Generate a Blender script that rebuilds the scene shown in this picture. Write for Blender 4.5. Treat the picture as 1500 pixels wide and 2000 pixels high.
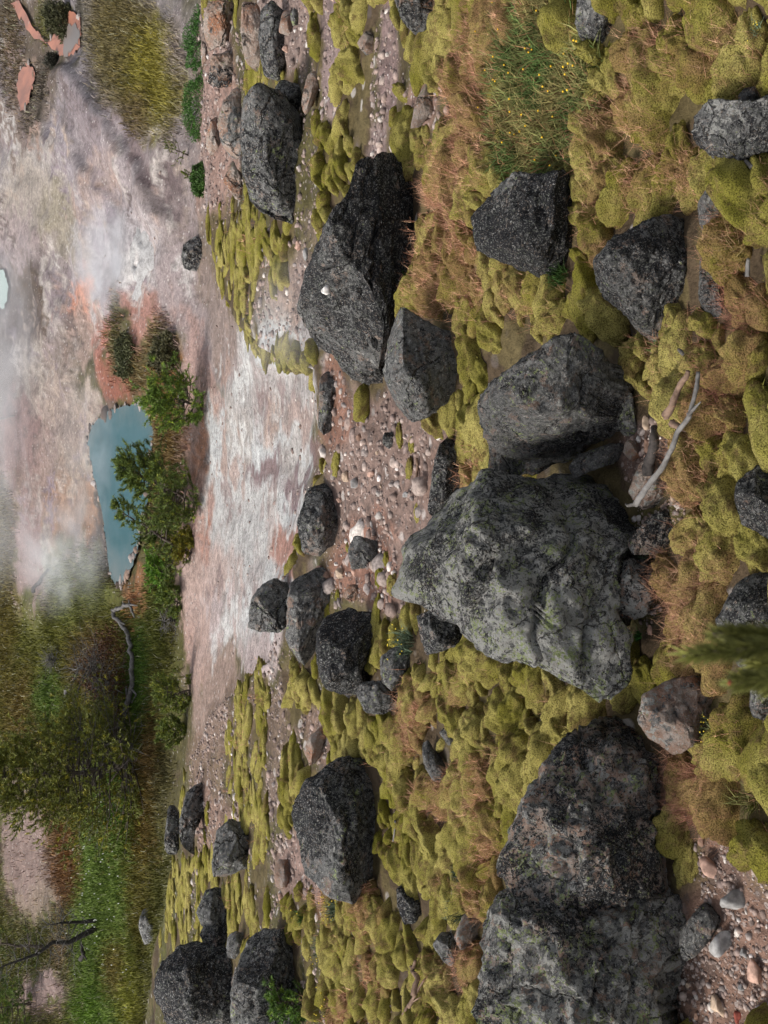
import bpy, bmesh, math, random
import numpy as np
from mathutils import Vector

random.seed(7)
RNG = np.random.default_rng(11)
scene = bpy.context.scene
for o in list(bpy.data.objects):
    bpy.data.objects.remove(o)
COL = scene.collection

# ------------------------------------------------------------------ camera
PITCH = math.radians(30.0)
LENS = 40.0
T = 18.0 / LENS
ZC = 16.0
cp, sp = math.cos(PITCH), math.sin(PITCH)
CAM = np.array([0.0, 0.0, ZC])
FW = np.array([0.0, cp, -sp])
DN = np.array([0.0, -sp, -cp])
RT = np.array([1.0, 0.0, 0.0])
camd = bpy.data.cameras.new("camera")
cam = bpy.data.objects.new("camera", camd)
COL.objects.link(cam)
camd.lens = LENS
camd.sensor_width = 36.0
camd.sensor_fit = 'AUTO'
camd.clip_start = 0.05
camd.clip_end = 3000.0
camd.dof.use_dof = True
camd.dof.focus_distance = 9.0
camd.dof.aperture_fstop = 12.0
# the photograph lies on its side: up in the world is left in the picture
from mathutils import Matrix
cam.matrix_world = Matrix(((DN[0], RT[0], -FW[0], CAM[0]),
                           (DN[1], RT[1], -FW[1], CAM[1]),
                           (DN[2], RT[2], -FW[2], CAM[2]),
                           (0, 0, 0, 1)))
scene.camera = cam

# ------------------------------------------------------------------ sky, sun, exposure
SUN_EL, SUN_AZ = math.radians(50), math.radians(-80)
world = bpy.data.worlds.new("World")
scene.world = world
world.use_nodes = True
wn = world.node_tree
wn.nodes.clear()
sky = wn.nodes.new('ShaderNodeTexSky')
sky.sky_type = 'NISHITA'
sky.sun_disc = False
sky.sun_elevation = SUN_EL
sky.sun_rotation = math.radians(-80)
sky.air_density = 1.0
sky.dust_density = 3.0
hsv = wn.nodes.new('ShaderNodeHueSaturation')
hsv.inputs['Saturation'].default_value = 0.35
bg = wn.nodes.new('ShaderNodeBackground')
bg.inputs['Strength'].default_value = 0.10
wo = wn.nodes.new('ShaderNodeOutputWorld')
wn.links.new(sky.outputs[0], hsv.inputs['Color'])
wn.links.new(hsv.outputs[0], bg.inputs['Color'])
wn.links.new(bg.outputs[0], wo.inputs['Surface'])
sund = bpy.data.lights.new("sun", 'SUN')
sund.energy = 1.5
sund.angle = math.radians(12)
sund.color = (1.0, 0.96, 0.9)
sun = bpy.data.objects.new("sun", sund)
COL.objects.link(sun)
sdir = Vector((math.sin(SUN_AZ) * math.cos(SUN_EL), math.cos(SUN_AZ) * math.cos(SUN_EL), math.sin(SUN_EL)))
sun.rotation_euler = sdir.to_track_quat('Z', 'Y').to_euler()
scene.view_settings.view_transform = 'Standard'
scene.view_settings.look = 'None'
scene.view_settings.gamma = 1.0
scene.view_settings.use_curve_mapping = False
scene.view_settings.exposure = 1.2
scene.cycles.max_bounces = 5
scene.cycles.diffuse_bounces = 3
scene.cycles.volume_bounces = 1
scene.cycles.volume_step_rate = 2.0
scene.cycles.volume_max_steps = 128

# ------------------------------------------------------------------ numeric helpers
def s2l(c):
    c = np.asarray(c, float) / 255.0
    return np.where(c <= 0.04045, c / 12.92, ((c + 0.055) / 1.055) ** 2.4)

def alb(r, g, b, k=0.82):
    """base colour of a surface that shows as this sRGB colour under the overcast sky"""
    return tuple(float(v) for v in s2l((r, g, b)) * k)

def _hash(i, j, k):
    h = (i * 374761393 + j * 668265263 + k * 2147483647 + 974634777) & 0xffffffff
    h = ((h ^ (h >> 13)) * 1274126177) & 0xffffffff
    h = ((h ^ (h >> 16)) * 2246822519) & 0xffffffff
    return ((h ^ (h >> 15)) & 0xffffff) / float(0xffffff)

def vnoise(p):
    p = np.asarray(p, float)
    i = np.floor(p).astype(np.int64)
    f = p - i
    f = f * f * (3 - 2 * f)
    r = 0
    for dx in (0, 1):
        for dy in (0, 1):
            for dz in (0, 1):
                w = (f[..., 0] if dx else 1 - f[..., 0]) * (f[..., 1] if dy else 1 - f[..., 1]) * (f[..., 2] if dz else 1 - f[..., 2])
                r = r + w * _hash(i[..., 0] + dx, i[..., 1] + dy, i[..., 2] + dz)
    return r * 2 - 1

def fbm(p, octaves=4, gain=0.5, lac=2.03):
    a, s, r = 1.0, 1.0, 0
    p = np.asarray(p, float)
    for o in range(octaves):
        r = r + a * vnoise(p * s + o * 17.3)
        a *= gain
        s *= lac
    return r

def sstep(a, b, x):
    t = np.clip((x - a) / (b - a), 0, 1)
    return t * t * (3 - 2 * t)

# ------------------------------------------------------------------ the ground as a function
SLOPE = math.tan(math.radians(12))
H0 = 3.07
def tandep(v):
    px = (np.asarray(v, float) - 750) / 1000 * T
    return (sp + px * cp) / (cp - px * sp)

# crest of the near slope, and where the low ground begins, by position across the valley
_EY = [-900, 0, 150, 300, 440, 560, 640, 690, 720, 840, 900, 950, 1010, 1100, 1140, 1240, 1300, 1340, 1400, 1500, 1600, 1720, 1830, 2000, 2900]
_EV = [380, 392, 398, 392, 402, 425, 460, 520, 615, 625, 640, 605, 595, 575, 545, 540, 530, 470, 400, 360, 345, 330, 305, 280, 260]
_BV = [380, 392, 398, 392, 392, 392, 392, 395, 398, 400, 402, 400, 396, 386, 380, 372, 362, 358, 352, 345, 338, 325, 300, 275, 255]
_ey = np.array(_EY, float); _ev = np.array(_EV, float); _bv = np.array(_BV, float)

def project(x, y, z):
    dz = ZC - z
    dep = y * cp + dz * sp
    dn = -y * sp + dz * cp
    dep = np.maximum(dep, 0.05)
    return 750 + dn / dep / T * 1000, 1000 - x / dep / T * 1000, dep

POOLS = [  # name, outline in the picture, material, label
    ("hot_pool", [(170, 865), (178, 835), (190, 818), (212, 806), (240, 793), (265, 789), (292, 785), (299, 850), (294, 900), (289, 960), (280, 1020), (268, 1075), (255, 1112), (243, 1137), (222, 1142), (212, 1110), (207, 1050), (198, 1000), (190, 955), (178, 905)], 'pool'),
    ("mud_pool", [(20, 5), (38, 0), (62, 50), (75, 62), (84, 78), (97, 82), (110, 50), (122, 32), (140, 26), (156, 30), (158, 70), (154, 92), (138, 106), (122, 108), (104, 98), (90, 82), (66, 74), (48, 46), (34, 24)], 'peach'),
    ("mud_pool", [(32, 160), (42, 132), (56, 122), (66, 134), (68, 158), (60, 180), (50, 212), (40, 216), (34, 190)], 'peach'),
    ("mud_pool", [(122, 70), (132, 48), (146, 46), (155, 60), (152, 84), (138, 104), (124, 106)], 'greymud'),
    ("mud_pool", [(99, 165), (104, 155), (110, 180), (109, 232), (104, 244), (98, 230), (101, 200)], 'greymud'),
    ("mud_pool", [(-8, 560), (-6, 525), (8, 528), (15, 548), (15, 585), (8, 600), (-6, 604)], 'mint'),
]
_PB = [((min(p[0] for p in q) + max(p[0] for p in q)) / 2, (min(p[1] for p in q) + max(p[1] for p in q)) / 2,
        (max(p[0] for p in q) - min(p[0] for p in q)) / 2, (max(p[1] for p in q) - min(p[1] for p in q)) / 2) for _, q, _ in POOLS]

def ground(x, y):
    x = np.asarray(x, float); y = np.asarray(y, float)
    drop0 = np.clip(H0 + y * SLOPE, 1, 16)
    dep = np.maximum(y * cp + drop0 * sp, 0.3)
    Yc = 1000 - x / dep / T * 1000
    p2 = np.stack([x, y, 0 * x], -1)
    Yc = Yc + 9 * fbm(p2 * 0.6, 2)
    ve = np.interp(Yc, _ey, _ev)
    vb = np.interp(Yc, _ey, _bv)
    ye = H0 / (tandep(ve) - SLOPE)
    yb = 16.0 / tandep(vb)
    zp = ZC - H0 - y * SLOPE
    ze = ZC - H0 - ye * SLOPE
    s = np.clip((y - ye) / (yb - ye), 0, 1)
    hid = np.clip((vb - ve + 60) / 60, 0, 1)
    zd = ze * (1 - s) - (1.4 - 0.3 * hid) * np.sin(math.pi * np.minimum(s * 1.0, 1)) ** 0.7 * (1 - 0.3 * s)
    zd = np.maximum(zd, 0)
    z = np.where(y < ye, zp, np.minimum(np.maximum(zp, 0), zd))
    near = sstep(ye + 1.0, ye - 1.0, y)
    far = sstep(yb - 3, yb + 4, y)
    z = z + near * (0.10 * fbm(p2 * 0.55 + 3.1, 3) + 0.022 * fbm(p2 * 3.1, 3) + 0.018 * fbm(p2 * 9.0, 2))
    z = z + (1 - near) * (0.10 * fbm(p2 * 0.5 + 9, 4) + 0.03 * fbm(p2 * 2.5 + 5, 3))
    z = z + far * (0.45 * fbm(p2 * 0.11 + 4.7, 4) + 0.3 * (0.35 - np.abs(fbm(p2 * 0.32 + 2.2, 4))))
    Xq, Yq, _q0 = project(x, y, np.zeros_like(z) + 0.3)
    wv = 7 * fbm(p2 * 0.35 + 6, 3)
    for ly, lx, hgt in (([40, 110, 150, 210, 300, 400, 470], [100, 128, 160, 203, 252, 310, 345], 0.42), ([120, 180, 230, 300, 340, 420], [108, 126, 138, 152, 182, 215], 0.28), ([420, 520, 600, 700, 800, 900], [100, 92, 120, 132, 120, 160], 0.25)):
        fl = Xq + wv - np.interp(Yq, ly, lx)
        wy = sstep(ly[0] - 10, ly[0] + 50, Yq) * sstep(ly[-1] + 10, ly[-1] - 60, Yq)
        z = z + far * wy * hgt * (sstep(14, -6, fl) * sstep(-75, -20, fl))
    # grey gravel mound across the valley and far rising ground
    z = z + far * 0.5 * np.exp(-(((x - 17) / 8) ** 2 + ((y - 55) / 8) ** 2))
    z = z + 0.12 * np.maximum(y - 85, 0)
    Xf, Yf, _d = project(x, y, np.zeros_like(z))
    for (a, b, c, d) in _PB:
        e = np.sqrt(((Xf - a) / (c + 6)) ** 2 + ((Yf - b) / (d + 10)) ** 2)
        w = far * sstep(1.6, 1.0, e)
        z = z * (1 - w) + w * (-0.12 * sstep(1.0, 0.85, e))
    return z

def ray(X, Y):
    X = np.asarray(X, float); Y = np.asarray(Y, float)
    return FW + ((X - 750) / 1000 * T)[..., None] * DN + ((1000 - Y) / 1000 * T)[..., None] * RT

def at(X, Y, t0=1.5):
    """ground points seen at these picture positions: (n,3), and depth along the view axis"""
    X = np.atleast_1d(np.asarray(X, float)); Y = np.atleast_1d(np.asarray(Y, float))
    d = ray(X, Y)
    lo = np.full(X.shape, t0)
    hit = np.full(X.shape, np.nan)
    t = lo.copy()
    for _ in range(700):
        p = CAM + d * t[:, None]
        h = p[:, 2] - ground(p[:, 0], p[:, 1])
        newly = np.isnan(hit) & (h <= 0)
        hit[newly] = t[newly]
        if not np.isnan(hit).any():
            break
        t = np.where(np.isnan(hit), t + np.maximum(0.012 * t, 0.6 * np.minimum(h, 0.2 * t)), t)
    hit = np.where(np.isnan(hit), t, hit)
    a, b = hit * 0.975, hit.copy()
    for _ in range(14):
        m = (a + b) / 2
        p = CAM + d * m[:, None]
        under = p[:, 2] - ground(p[:, 0], p[:, 1]) <= 0
        b = np.where(under, m, b); a = np.where(under, a, m)
    return CAM + d * b[:, None], b

def at1(X, Y):
    p, d = at([X], [Y])
    return p[0], float(d[0])

def inpoly(X, Y, poly):
    X = np.asarray(X, float); Y = np.asarray(Y, float)
    r = np.zeros(X.shape, bool)
    n = len(poly)
    for i in range(n):
        x1, y1 = poly[i]; x2, y2 = poly[(i + 1) % n]
        c = (y1 > Y) != (y2 > Y)
        r ^= c & (X < (x2 - x1) * (Y - y1) / (y2 - y1 + 1e-9) + x1)
    return r

# ------------------------------------------------------------------ object helpers
def link_mesh(name, verts, faces, mat=None, parent=None, smooth=True, loc=None, attrs=None, colors=None):
    me = bpy.data.meshes.new(name)
    verts = np.asarray(verts, np.float32)
    if isinstance(faces, np.ndarray):
        n, k = faces.shape
        me.vertices.add(len(verts))
        me.vertices.foreach_set('co', verts.ravel())
        me.loops.add(n * k)
        me.loops.foreach_set('vertex_index', faces.astype(np.int32).ravel())
        me.polygons.add(n)
        me.polygons.foreach_set('loop_start', np.arange(0, n * k, k, dtype=np.int32))
        me.update(calc_edges=True)
    else:
        me.from_pydata([tuple(v) for v in verts], [], faces)
    if smooth:
        me.polygons.foreach_set('use_smooth', np.ones(len(me.polygons), bool))
    if colors is not None:
        ca = me.color_attributes.new('Col', 'FLOAT_COLOR', 'POINT')
        c4 = np.ones((len(verts), 4), np.float32)
        c4[:, :3] = colors
        ca.data.foreach_set('color', c4.ravel())
    if mat is not None:
        me.materials.append(mat)
    me.update()
    o = bpy.data.objects.new(name, me)
    COL.objects.link(o)
    if parent is not None:
        o.parent = parent
    if loc is not None:
        o.location = tuple(float(v) for v in loc)
    for k, v in (attrs or {}).items():
        o[k] = v
    return o

def tag(o, label=None, cat=None, group=None, kind=None):
    if label: o['label'] = label
    if cat: o['category'] = cat
    if group: o['group'] = group
    if kind: o['kind'] = kind
    return o

def empty(name, loc, label, cat, group=None):
    o = bpy.data.objects.new(name, None)
    COL.objects.link(o)
    o.location = tuple(float(v) for v in loc)
    return tag(o, label, cat, group)

# ------------------------------------------------------------------ materials
class NT:
    def __init__(self, name):
        self.m = bpy.data.materials.new(name)
        self.m.use_nodes = True
        self.t = self.m.node_tree
        self.t.nodes.clear()
        self.out = self.t.nodes.new('ShaderNodeOutputMaterial')
    def n(self, typ, **kw):
        nd = self.t.nodes.new(typ)
        for k, v in kw.items():
            setattr(nd, k, v)
        return nd
    def put(self, sock, v):
        if isinstance(v, bpy.types.NodeSocket):
            self.t.links.new(v, sock)
        else:
            if isinstance(v, (tuple, list)) and sock.type == 'RGBA' and len(v) == 3:
                v = tuple(v) + (1,)
            sock.default_value = v
    def math(self, op, a, b=0.0, clamp=False):
        nd = self.n('ShaderNodeMath', operation=op, use_clamp=clamp)
        self.put(nd.inputs[0], a); self.put(nd.inputs[1], b)
        return nd.outputs[0]
    def mix(self, f, a, b, blend='MIX'):
        nd = self.n('ShaderNodeMix', data_type='RGBA', blend_type=blend)
        self.put(nd.inputs[0], f); self.put(nd.inputs[6], a); self.put(nd.inputs[7], b)
        return nd.outputs[2]
    def step(self, x, lo, hi, a=0.0, b=1.0):
        nd = self.n('ShaderNodeMapRange', interpolation_type='SMOOTHSTEP')
        self.put(nd.inputs[0], x); self.put(nd.inputs[1], lo); self.put(nd.inputs[2], hi)
        self.put(nd.inputs[3], a); self.put(nd.inputs[4], b)
        return nd.outputs[0]
    def noise(self, vec, scale, detail=4.0, rough=0.55, dist=0.0):
        nd = self.n('ShaderNodeTexNoise')
        self.put(nd.inputs['Vector'], vec)
        nd.inputs['Scale'].default_value = scale
        nd.inputs['Detail'].default_value = detail
        nd.inputs['Roughness'].default_value = rough
        nd.inputs['Distortion'].default_value = dist
        return nd.outputs[0]
    def voro(self, vec, scale, out='Distance', feature='F1', rnd=1.0):
        nd = self.n('ShaderNodeTexVoronoi', feature=feature)
        self.put(nd.inputs['Vector'], vec)
        nd.inputs['Scale'].default_value = scale
        nd.inputs['Randomness'].default_value = rnd
        return nd.outputs[out]
    def vmath(self, op, a, b):
        nd = self.n('ShaderNodeVectorMath', operation=op)
        self.put(nd.inputs[0], a)
        if op == 'SCALE': self.put(nd.inputs[3], b)
        else: self.put(nd.inputs[1], b)
        return nd.outputs[0]
    def attr(self, name, typ='GEOMETRY', out='Fac'):
        nd = self.n('ShaderNodeAttribute', attribute_name=name, attribute_type=typ)
        return nd.outputs[out]
    def bump(self, h, strength, dist):
        nd = self.n('ShaderNodeBump')
        self.put(nd.inputs['Height'], h)
        nd.inputs['Strength'].default_value = strength
        nd.inputs['Distance'].default_value = dist
        return nd.outputs[0]
    def bsdf(self, color, rough=0.95, normal=None, spec=0.15, **kw):
        b = self.n('ShaderNodeBsdfPrincipled')
        self.put(b.inputs['Base Color'], color)
        self.put(b.inputs['Roughness'], rough)
        b.inputs['Specular IOR Level'].default_value = spec
        if normal is not None: self.put(b.inputs['Normal'], normal)
        for k, v in kw.items():
            self.put(b.inputs[k.replace('_', ' ')], v)
        self.t.links.new(b.outputs[0], self.out.inputs['Surface'])
        return self.m

def mat_ground():
    k = NT('ground_soil')
    pos = k.n('ShaderNodeNewGeometry').outputs['Position']
    col = k.attr('Col', out='Color')
    n1 = k.noise(pos, 1.7, 6, 0.6)
    n2 = k.noise(pos, 14.0, 5, 0.65)
    n3 = k.noise(pos, 60.0, 3, 0.6)
    f = k.math('ADD', k.math('MULTIPLY', n1, 0.55), k.math('ADD', k.math('MULTIPLY', n2, 0.5), k.math('MULTIPLY', n3, 0.5)))
    nf = k.noise(pos, 4.5, 6, 0.7)
    f = k.math('ADD', f, k.math('MULTIPLY', k.math('SUBTRACT', nf, 0.5), 1.1))
    f = k.step(f, 0.3, 1.25, 0.4, 1.65)
    c = k.mix(1.0, col, k.n('ShaderNodeCombineColor').outputs[0], 'MULTIPLY')
    cc = c.node.inputs[7].links[0].from_node
    for i in range(3): k.put(cc.inputs[i], f)
    g = k.attr('grit')
    vc = k.voro(pos, 24.0, 'Color')
    sep = k.n('ShaderNodeSeparateColor'); k.put(sep.inputs[0], vc)
    fl = k.math('MULTIPLY', k.step(sep.outputs[0], 0.86, 0.92), k.step(k.voro(pos, 24.0), 0.42, 0.3))
    c = k.mix(k.math('MULTIPLY', fl, k.math('MULTIPLY', g, 0.6)), c, (0.36, 0.31, 0.285))
    v2 = k.n('ShaderNodeSeparateColor'); k.put(v2.inputs[0], k.voro(pos, 5.5, 'Color'))
    d2 = k.step(k.voro(pos, 5.5), 0.36, 0.22)
    c = k.mix(k.math('MULTIPLY', k.math('MULTIPLY', d2, k.step(v2.outputs[0], 0.80, 0.84)), 0.55), c, (0.50, 0.46, 0.43))
    c = k.mix(k.math('MULTIPLY', k.math('MULTIPLY', d2, k.step(v2.outputs[1], 0.82, 0.86)), 0.5), c, (0.10, 0.085, 0.08))
    dk = k.math('MULTIPLY', k.step(sep.outputs[1], 0.8, 0.9), g)
    c = k.mix(k.math('MULTIPLY', dk, 0.55), c, (0.07, 0.055, 0.05))
    h = k.math('ADD', k.math('ADD', k.math('MULTIPLY', n2, 0.6), k.math('MULTIPLY', nf, 1.6)), k.math('ADD', k.math('MULTIPLY', n3, 0.3), k.math('MULTIPLY', sep.outputs[2], 0.25)))
    return k.bsdf(c, 0.95, k.bump(h, 0.7, 0.04), 0.12)

def mat_rock():
    k = NT('lichen_rock')
    tc = k.n('ShaderNodeTexCoord').outputs['Object']
    rnd = k.n('ShaderNodeObjectInfo').outputs['Random']
    v = k.vmath('SCALE', tc, k.attr('texs', 'OBJECT'))
    cx = k.n('ShaderNodeCombineXYZ')
    for i in range(3): k.put(cx.inputs[i], k.math('MULTIPLY', rnd, 31.0 + 17 * i))
    v = k.vmath('ADD', v, cx.outputs[0])
    nb = k.noise(v, 3.2, 6, 0.6)
    base = k.mix(k.step(nb, 0.38, 0.62), (0.36, 0.235, 0.175), (0.46, 0.38, 0.325))
    base = k.mix(k.step(k.noise(v, 1.3, 5, 0.6), 0.5, 0.62), base, (0.40, 0.20, 0.12))
    base = k.mix(k.attr('tan', 'OBJECT'), (0.20, 0.15, 0.125), base)
    fine = k.noise(v, 42.0, 4, 0.7)
    base = k.mix(k.math('MULTIPLY', k.step(fine, 0.6, 0.3), k.math('SUBTRACT', 1.0, k.math('MULTIPLY', k.attr('tan', 'OBJECT'), 0.6))), base, k.mix(0.5, base, (0.05, 0.04, 0.035)))
    low = k.math('MULTIPLY', k.math('SUBTRACT', k.noise(v, 0.55, 2, 0.5), 0.5), 0.7)
    # grey lichen skin
    ng = k.noise(v, 2.6, 9, 0.68)
    g = k.attr('grey', 'OBJECT')
    mg = k.step(k.math('ADD', ng, k.math('MULTIPLY', g, 0.5)), 0.575, 0.62)
    greyc = k.mix(k.step(k.noise(v, 9.0, 6, 0.65), 0.35, 0.65), (0.065, 0.064, 0.063), (0.23, 0.225, 0.215))
    c = k.mix(mg, base, greyc)
    # pale blue grey rosettes
    npl = k.noise(v, 4.4, 7, 0.6, 0.4)
    mp = k.step(k.math('ADD', k.math('SUBTRACT', npl, k.math('MULTIPLY', low, 0.5)), k.math('MULTIPLY', k.attr('pale', 'OBJECT'), 0.5)), 0.685, 0.705)
    c = k.mix(mp, c, k.mix(fine, (0.29, 0.285, 0.265), (0.52, 0.505, 0.46)))
    # yellow-green map lichen
    nl = k.noise(v, 10.0, 7, 0.66)
    nl2 = k.noise(v, 1.8, 3, 0.5)
    ml = k.step(k.math('ADD', k.math('ADD', k.math('MULTIPLY', nl, 0.8), k.math('MULTIPLY', nl2, 0.5)), k.math('MULTIPLY', k.attr('green', 'OBJECT'), 0.5)), 0.80, 0.83)
    c = k.mix(ml, c, (0.30, 0.345, 0.15))
    # black crust, in ragged blotches at two sizes
    n4 = k.noise(v, 7.0, 9, 0.74)
    n5 = k.noise(v, 17.0, 6, 0.7)
    nb2 = k.math('ADD', k.math('MULTIPLY', n4, 0.6), k.math('MULTIPLY', n5, 0.4))
    mb = k.step(k.math('ADD', k.math('ADD', k.math('ADD', nb2, k.math('MULTIPLY', k.math('SUBTRACT', rnd, 0.5), 0.07)), k.math('MULTIPLY', low, 0.55)), k.math('MULTIPLY', k.attr('black', 'OBJECT'), 0.5)), 0.655, 0.672)
    c = k.mix(mb, c, k.mix(fine, (0.008, 0.0085, 0.010), (0.045, 0.044, 0.046)))
    # round dark spots on the bare stone
    sp_ = k.voro(v, 11.0)
    ms = k.math('MULTIPLY', k.step(sp_, 0.30, 0.26), k.step(k.noise(v, 3.0, 3), 0.5, 0.6))
    c = k.mix(k.math('MULTIPLY', ms, k.attr('spots', 'OBJECT')), c, (0.02, 0.017, 0.016))
    wn_ = k.n('ShaderNodeTexNoise'); k.put(wn_.inputs['Vector'], v); wn_.inputs['Scale'].default_value = 1.6; wn_.inputs['Detail'].default_value = 4
    vd = k.vmath('ADD', v, k.vmath('SCALE', wn_.outputs['Color'], 0.9))
    ed = k.voro(vd, 0.62, 'Distance', 'DISTANCE_TO_EDGE')
    crack = k.math('MULTIPLY', k.step(ed, 0.022, 0.004), k.step(k.noise(v, 0.8, 2), 0.44, 0.54))
    c = k.mix(k.math('MULTIPLY', crack, 0.85), c, (0.012, 0.010, 0.009))
    n1r = k.noise(v, 2.2, 3, 0.5)
    # light flecks
    n6 = k.noise(v, 26.0, 3, 0.7)
    n7 = k.noise(v, 19.0, 4, 0.7)
    c = k.mix(k.math('MULTIPLY', k.step(n7, 0.56, 0.62), 0.75), c, k.mix(k.step(n1r, 0.45, 0.55), (0.20, 0.21, 0.17), (0.26, 0.21, 0.17)))
    c = k.mix(k.step(n6, 0.60, 0.635), c, (0.42, 0.41, 0.39))
    h = k.math('ADD', k.math('MULTIPLY', k.noise(v, 12.0, 8, 0.7), 1.0), k.math('ADD', k.math('MULTIPLY', fine, 0.5), k.math('SUBTRACT', k.math('MULTIPLY', mb, 0.12), k.math('MULTIPLY', crack, 0.9))))
    return k.bsdf(c, 0.92, k.bump(h, 0.9, 0.08), 0.2)

def mat_moss():
    k = NT('cushion_moss')
    pos = k.n('ShaderNodeNewGeometry').outputs['Position']
    col = k.attr('tint', out='Color')
    n1 = k.noise(pos, 2.2, 4, 0.6)
    n2 = k.noise(pos, 26.0, 5, 0.65)
    n3 = k.noise(pos, 140.0, 3, 0.75)
    n0 = k.noise(pos, 0.9, 3, 0.6)
    yel = k.mix(k.step(k.math('ADD', k.math('MULTIPLY', n1, 0.6), k.math('MULTIPLY', n0, 0.4)), 0.38, 0.62), (0.285, 0.262, 0.042), (0.57, 0.485, 0.155))
    br = k.mix(k.step(n2, 0.3, 0.7), (0.12, 0.09, 0.03), (0.30, 0.215, 0.085))
    c = k.mix(k.step(k.math('ADD', k.math('MULTIPLY', n2, 0.45), k.math('MULTIPLY', k.noise(pos, 6.0, 5, 0.6), 0.75)), 0.59, 0.74), yel, br)
    fz = k.math('ADD', k.attr('fuzz', 'OBJECT'), k.attr('fuzz'))
    c = k.mix(k.math('MULTIPLY', k.step(k.math('ADD', k.math('MULTIPLY', fz, 0.36), k.noise(pos, 5.0, 5, 0.65)), 0.56, 0.88), 0.68), c, (0.36, 0.195, 0.105))
    c = k.mix(k.step(n3, 0.54, 0.38), c, k.mix(0.76, c, (0.04, 0.032, 0.01)))
    c = k.mix(k.math('MULTIPLY', k.step(n3, 0.58, 0.72), 0.45), c, (0.36, 0.33, 0.11))
    h = k.math('ADD', k.math('MULTIPLY', n3, 0.6), k.math('MULTIPLY', n2, 0.5))
    return k.bsdf(c, 1.0, k.bump(h, 1.0, 0.05), 0.05)

def mat_vcol(name, rough=0.8, spec=0.1, var=0.5, scale=6.0, translucent=0.0):
    k = NT(name)
    pos = k.n('ShaderNodeNewGeometry').outputs['Position']
    col = k.attr('Col', out='Color')
    f = k.step(k.noise(pos, scale, 4, 0.6), 0.3, 0.7, 1 - var, 1 + var)
    cc = k.n('ShaderNodeCombineColor')
    for i in range(3): k.put(cc.inputs[i], f)
    c = k.mix(1.0, col, cc.outputs[0], 'MULTIPLY')
    return k.bsdf(c, rough, None, spec)

def mat_flat(name, c1, c2, scale=8.0, rough=0.85, bump=0.3, dist=0.01, spec=0.15, stretch=None):
    k = NT(name)
    tc = k.n('ShaderNodeTexCoord').outputs['Object']
    if stretch:
        tc = k.vmath('MULTIPLY', tc, stretch)
    n = k.noise(tc, scale, 7, 0.65)
    n2 = k.noise(tc, scale * 5, 4, 0.65)
    c = k.mix(k.step(k.math('ADD', k.math('MULTIPLY', n, 0.6), k.math('MULTIPLY', n2, 0.4)), 0.35, 0.65), c1, c2)
    return k.bsdf(c, rough, k.bump(k.math('ADD', n, k.math('MULTIPLY', n2, 0.5)), bump, dist), spec)

def mat_water(name, c1, c2, rough=0.12, spec=0.18):
    k = NT(name)
    pos = k.n('ShaderNodeNewGeometry').outputs['Position']
    m = k.vmath('MULTIPLY', pos, (0.7, 0.25, 1.0))
    n = k.noise(m, 0.9, 5, 0.65)
    c = k.mix(k.step(n, 0.35, 0.65), c1, c2)
    if spec < 0.2:
        tc = k.n('ShaderNodeTexCoord').outputs['Object']
        l = k.vmath('LENGTH', k.vmath('MULTIPLY', tc, (0.26, 0.14, 0)), (0, 0, 0)).node.outputs['Value']
        c = k.mix(k.step(k.math('ADD', l, k.math('MULTIPLY', k.math('SUBTRACT', k.noise(pos, 0.8, 4, 0.6), 0.5), 0.7)), 0.6, 1.3), c, (0.10, 0.125, 0.125))
    w = k.noise(k.vmath('MULTIPLY', pos, (1.0, 3.0, 1.0)), 5.0, 3, 0.6)
    return k.bsdf(c, rough, k.bump(w, 0.25, 0.03), spec)

M = {}
M['ground'] = mat_ground()
M['rock'] = mat_rock()
M['moss'] = mat_moss()
M['blade'] = mat_vcol('grass_blades', 0.75, 0.1, 0.35, 3.0)
M['needle'] = mat_vcol('pine_needles', 0.6, 0.25, 0.35, 9.0)
M['pebble'] = mat_vcol('gravel_stones', 0.9, 0.15, 0.35, 30.0)
M['bark'] = mat_flat('pine_bark', (0.05, 0.038, 0.03), (0.14, 0.115, 0.095), 14.0)
M['deadwood'] = mat_flat('weathered_wood', (0.06, 0.053, 0.048), (0.19, 0.18, 0.17), 5.0, 0.85, 0.6, 0.01, 0.1, (1, 1, 1))
M['brownwood'] = mat_flat('rotting_wood', (0.07, 0.045, 0.032), (0.24, 0.16, 0.115), 9.0, 0.9, 0.6, 0.01)
M['charwood'] = mat_flat('charred_wood', (0.012, 0.011, 0.011), (0.07, 0.06, 0.055), 8.0, 0.9, 0.5, 0.01)
M['pool'] = mat_water('pool_water', (0.022, 0.075, 0.086), (0.040, 0.095, 0.108), 0.25, 0.04)
M['peach'] = mat_water('peach_mud', alb(222, 150, 122, .46), alb(180, 128, 110, .40), 0.5, 0.3)
M['greymud'] = mat_water('grey_mud', alb(165, 150, 140, .45), alb(150, 142, 138, .45), 0.45, 0.3)
M['mint'] = mat_water('mint_water', alb(190, 210, 200, .6), alb(170, 195, 185, .6), 0.4, 0.3)
M['brownmud'] = mat_water('brown_mud', alb(128, 106, 92), alb(105, 88, 82), 0.4, 0.3)
M['whitecrust'] = mat_flat('white_sinter', (0.20, 0.19, 0.185), (0.42, 0.41, 0.40), 3.0, 0.9, 0.6, 0.05)

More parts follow.
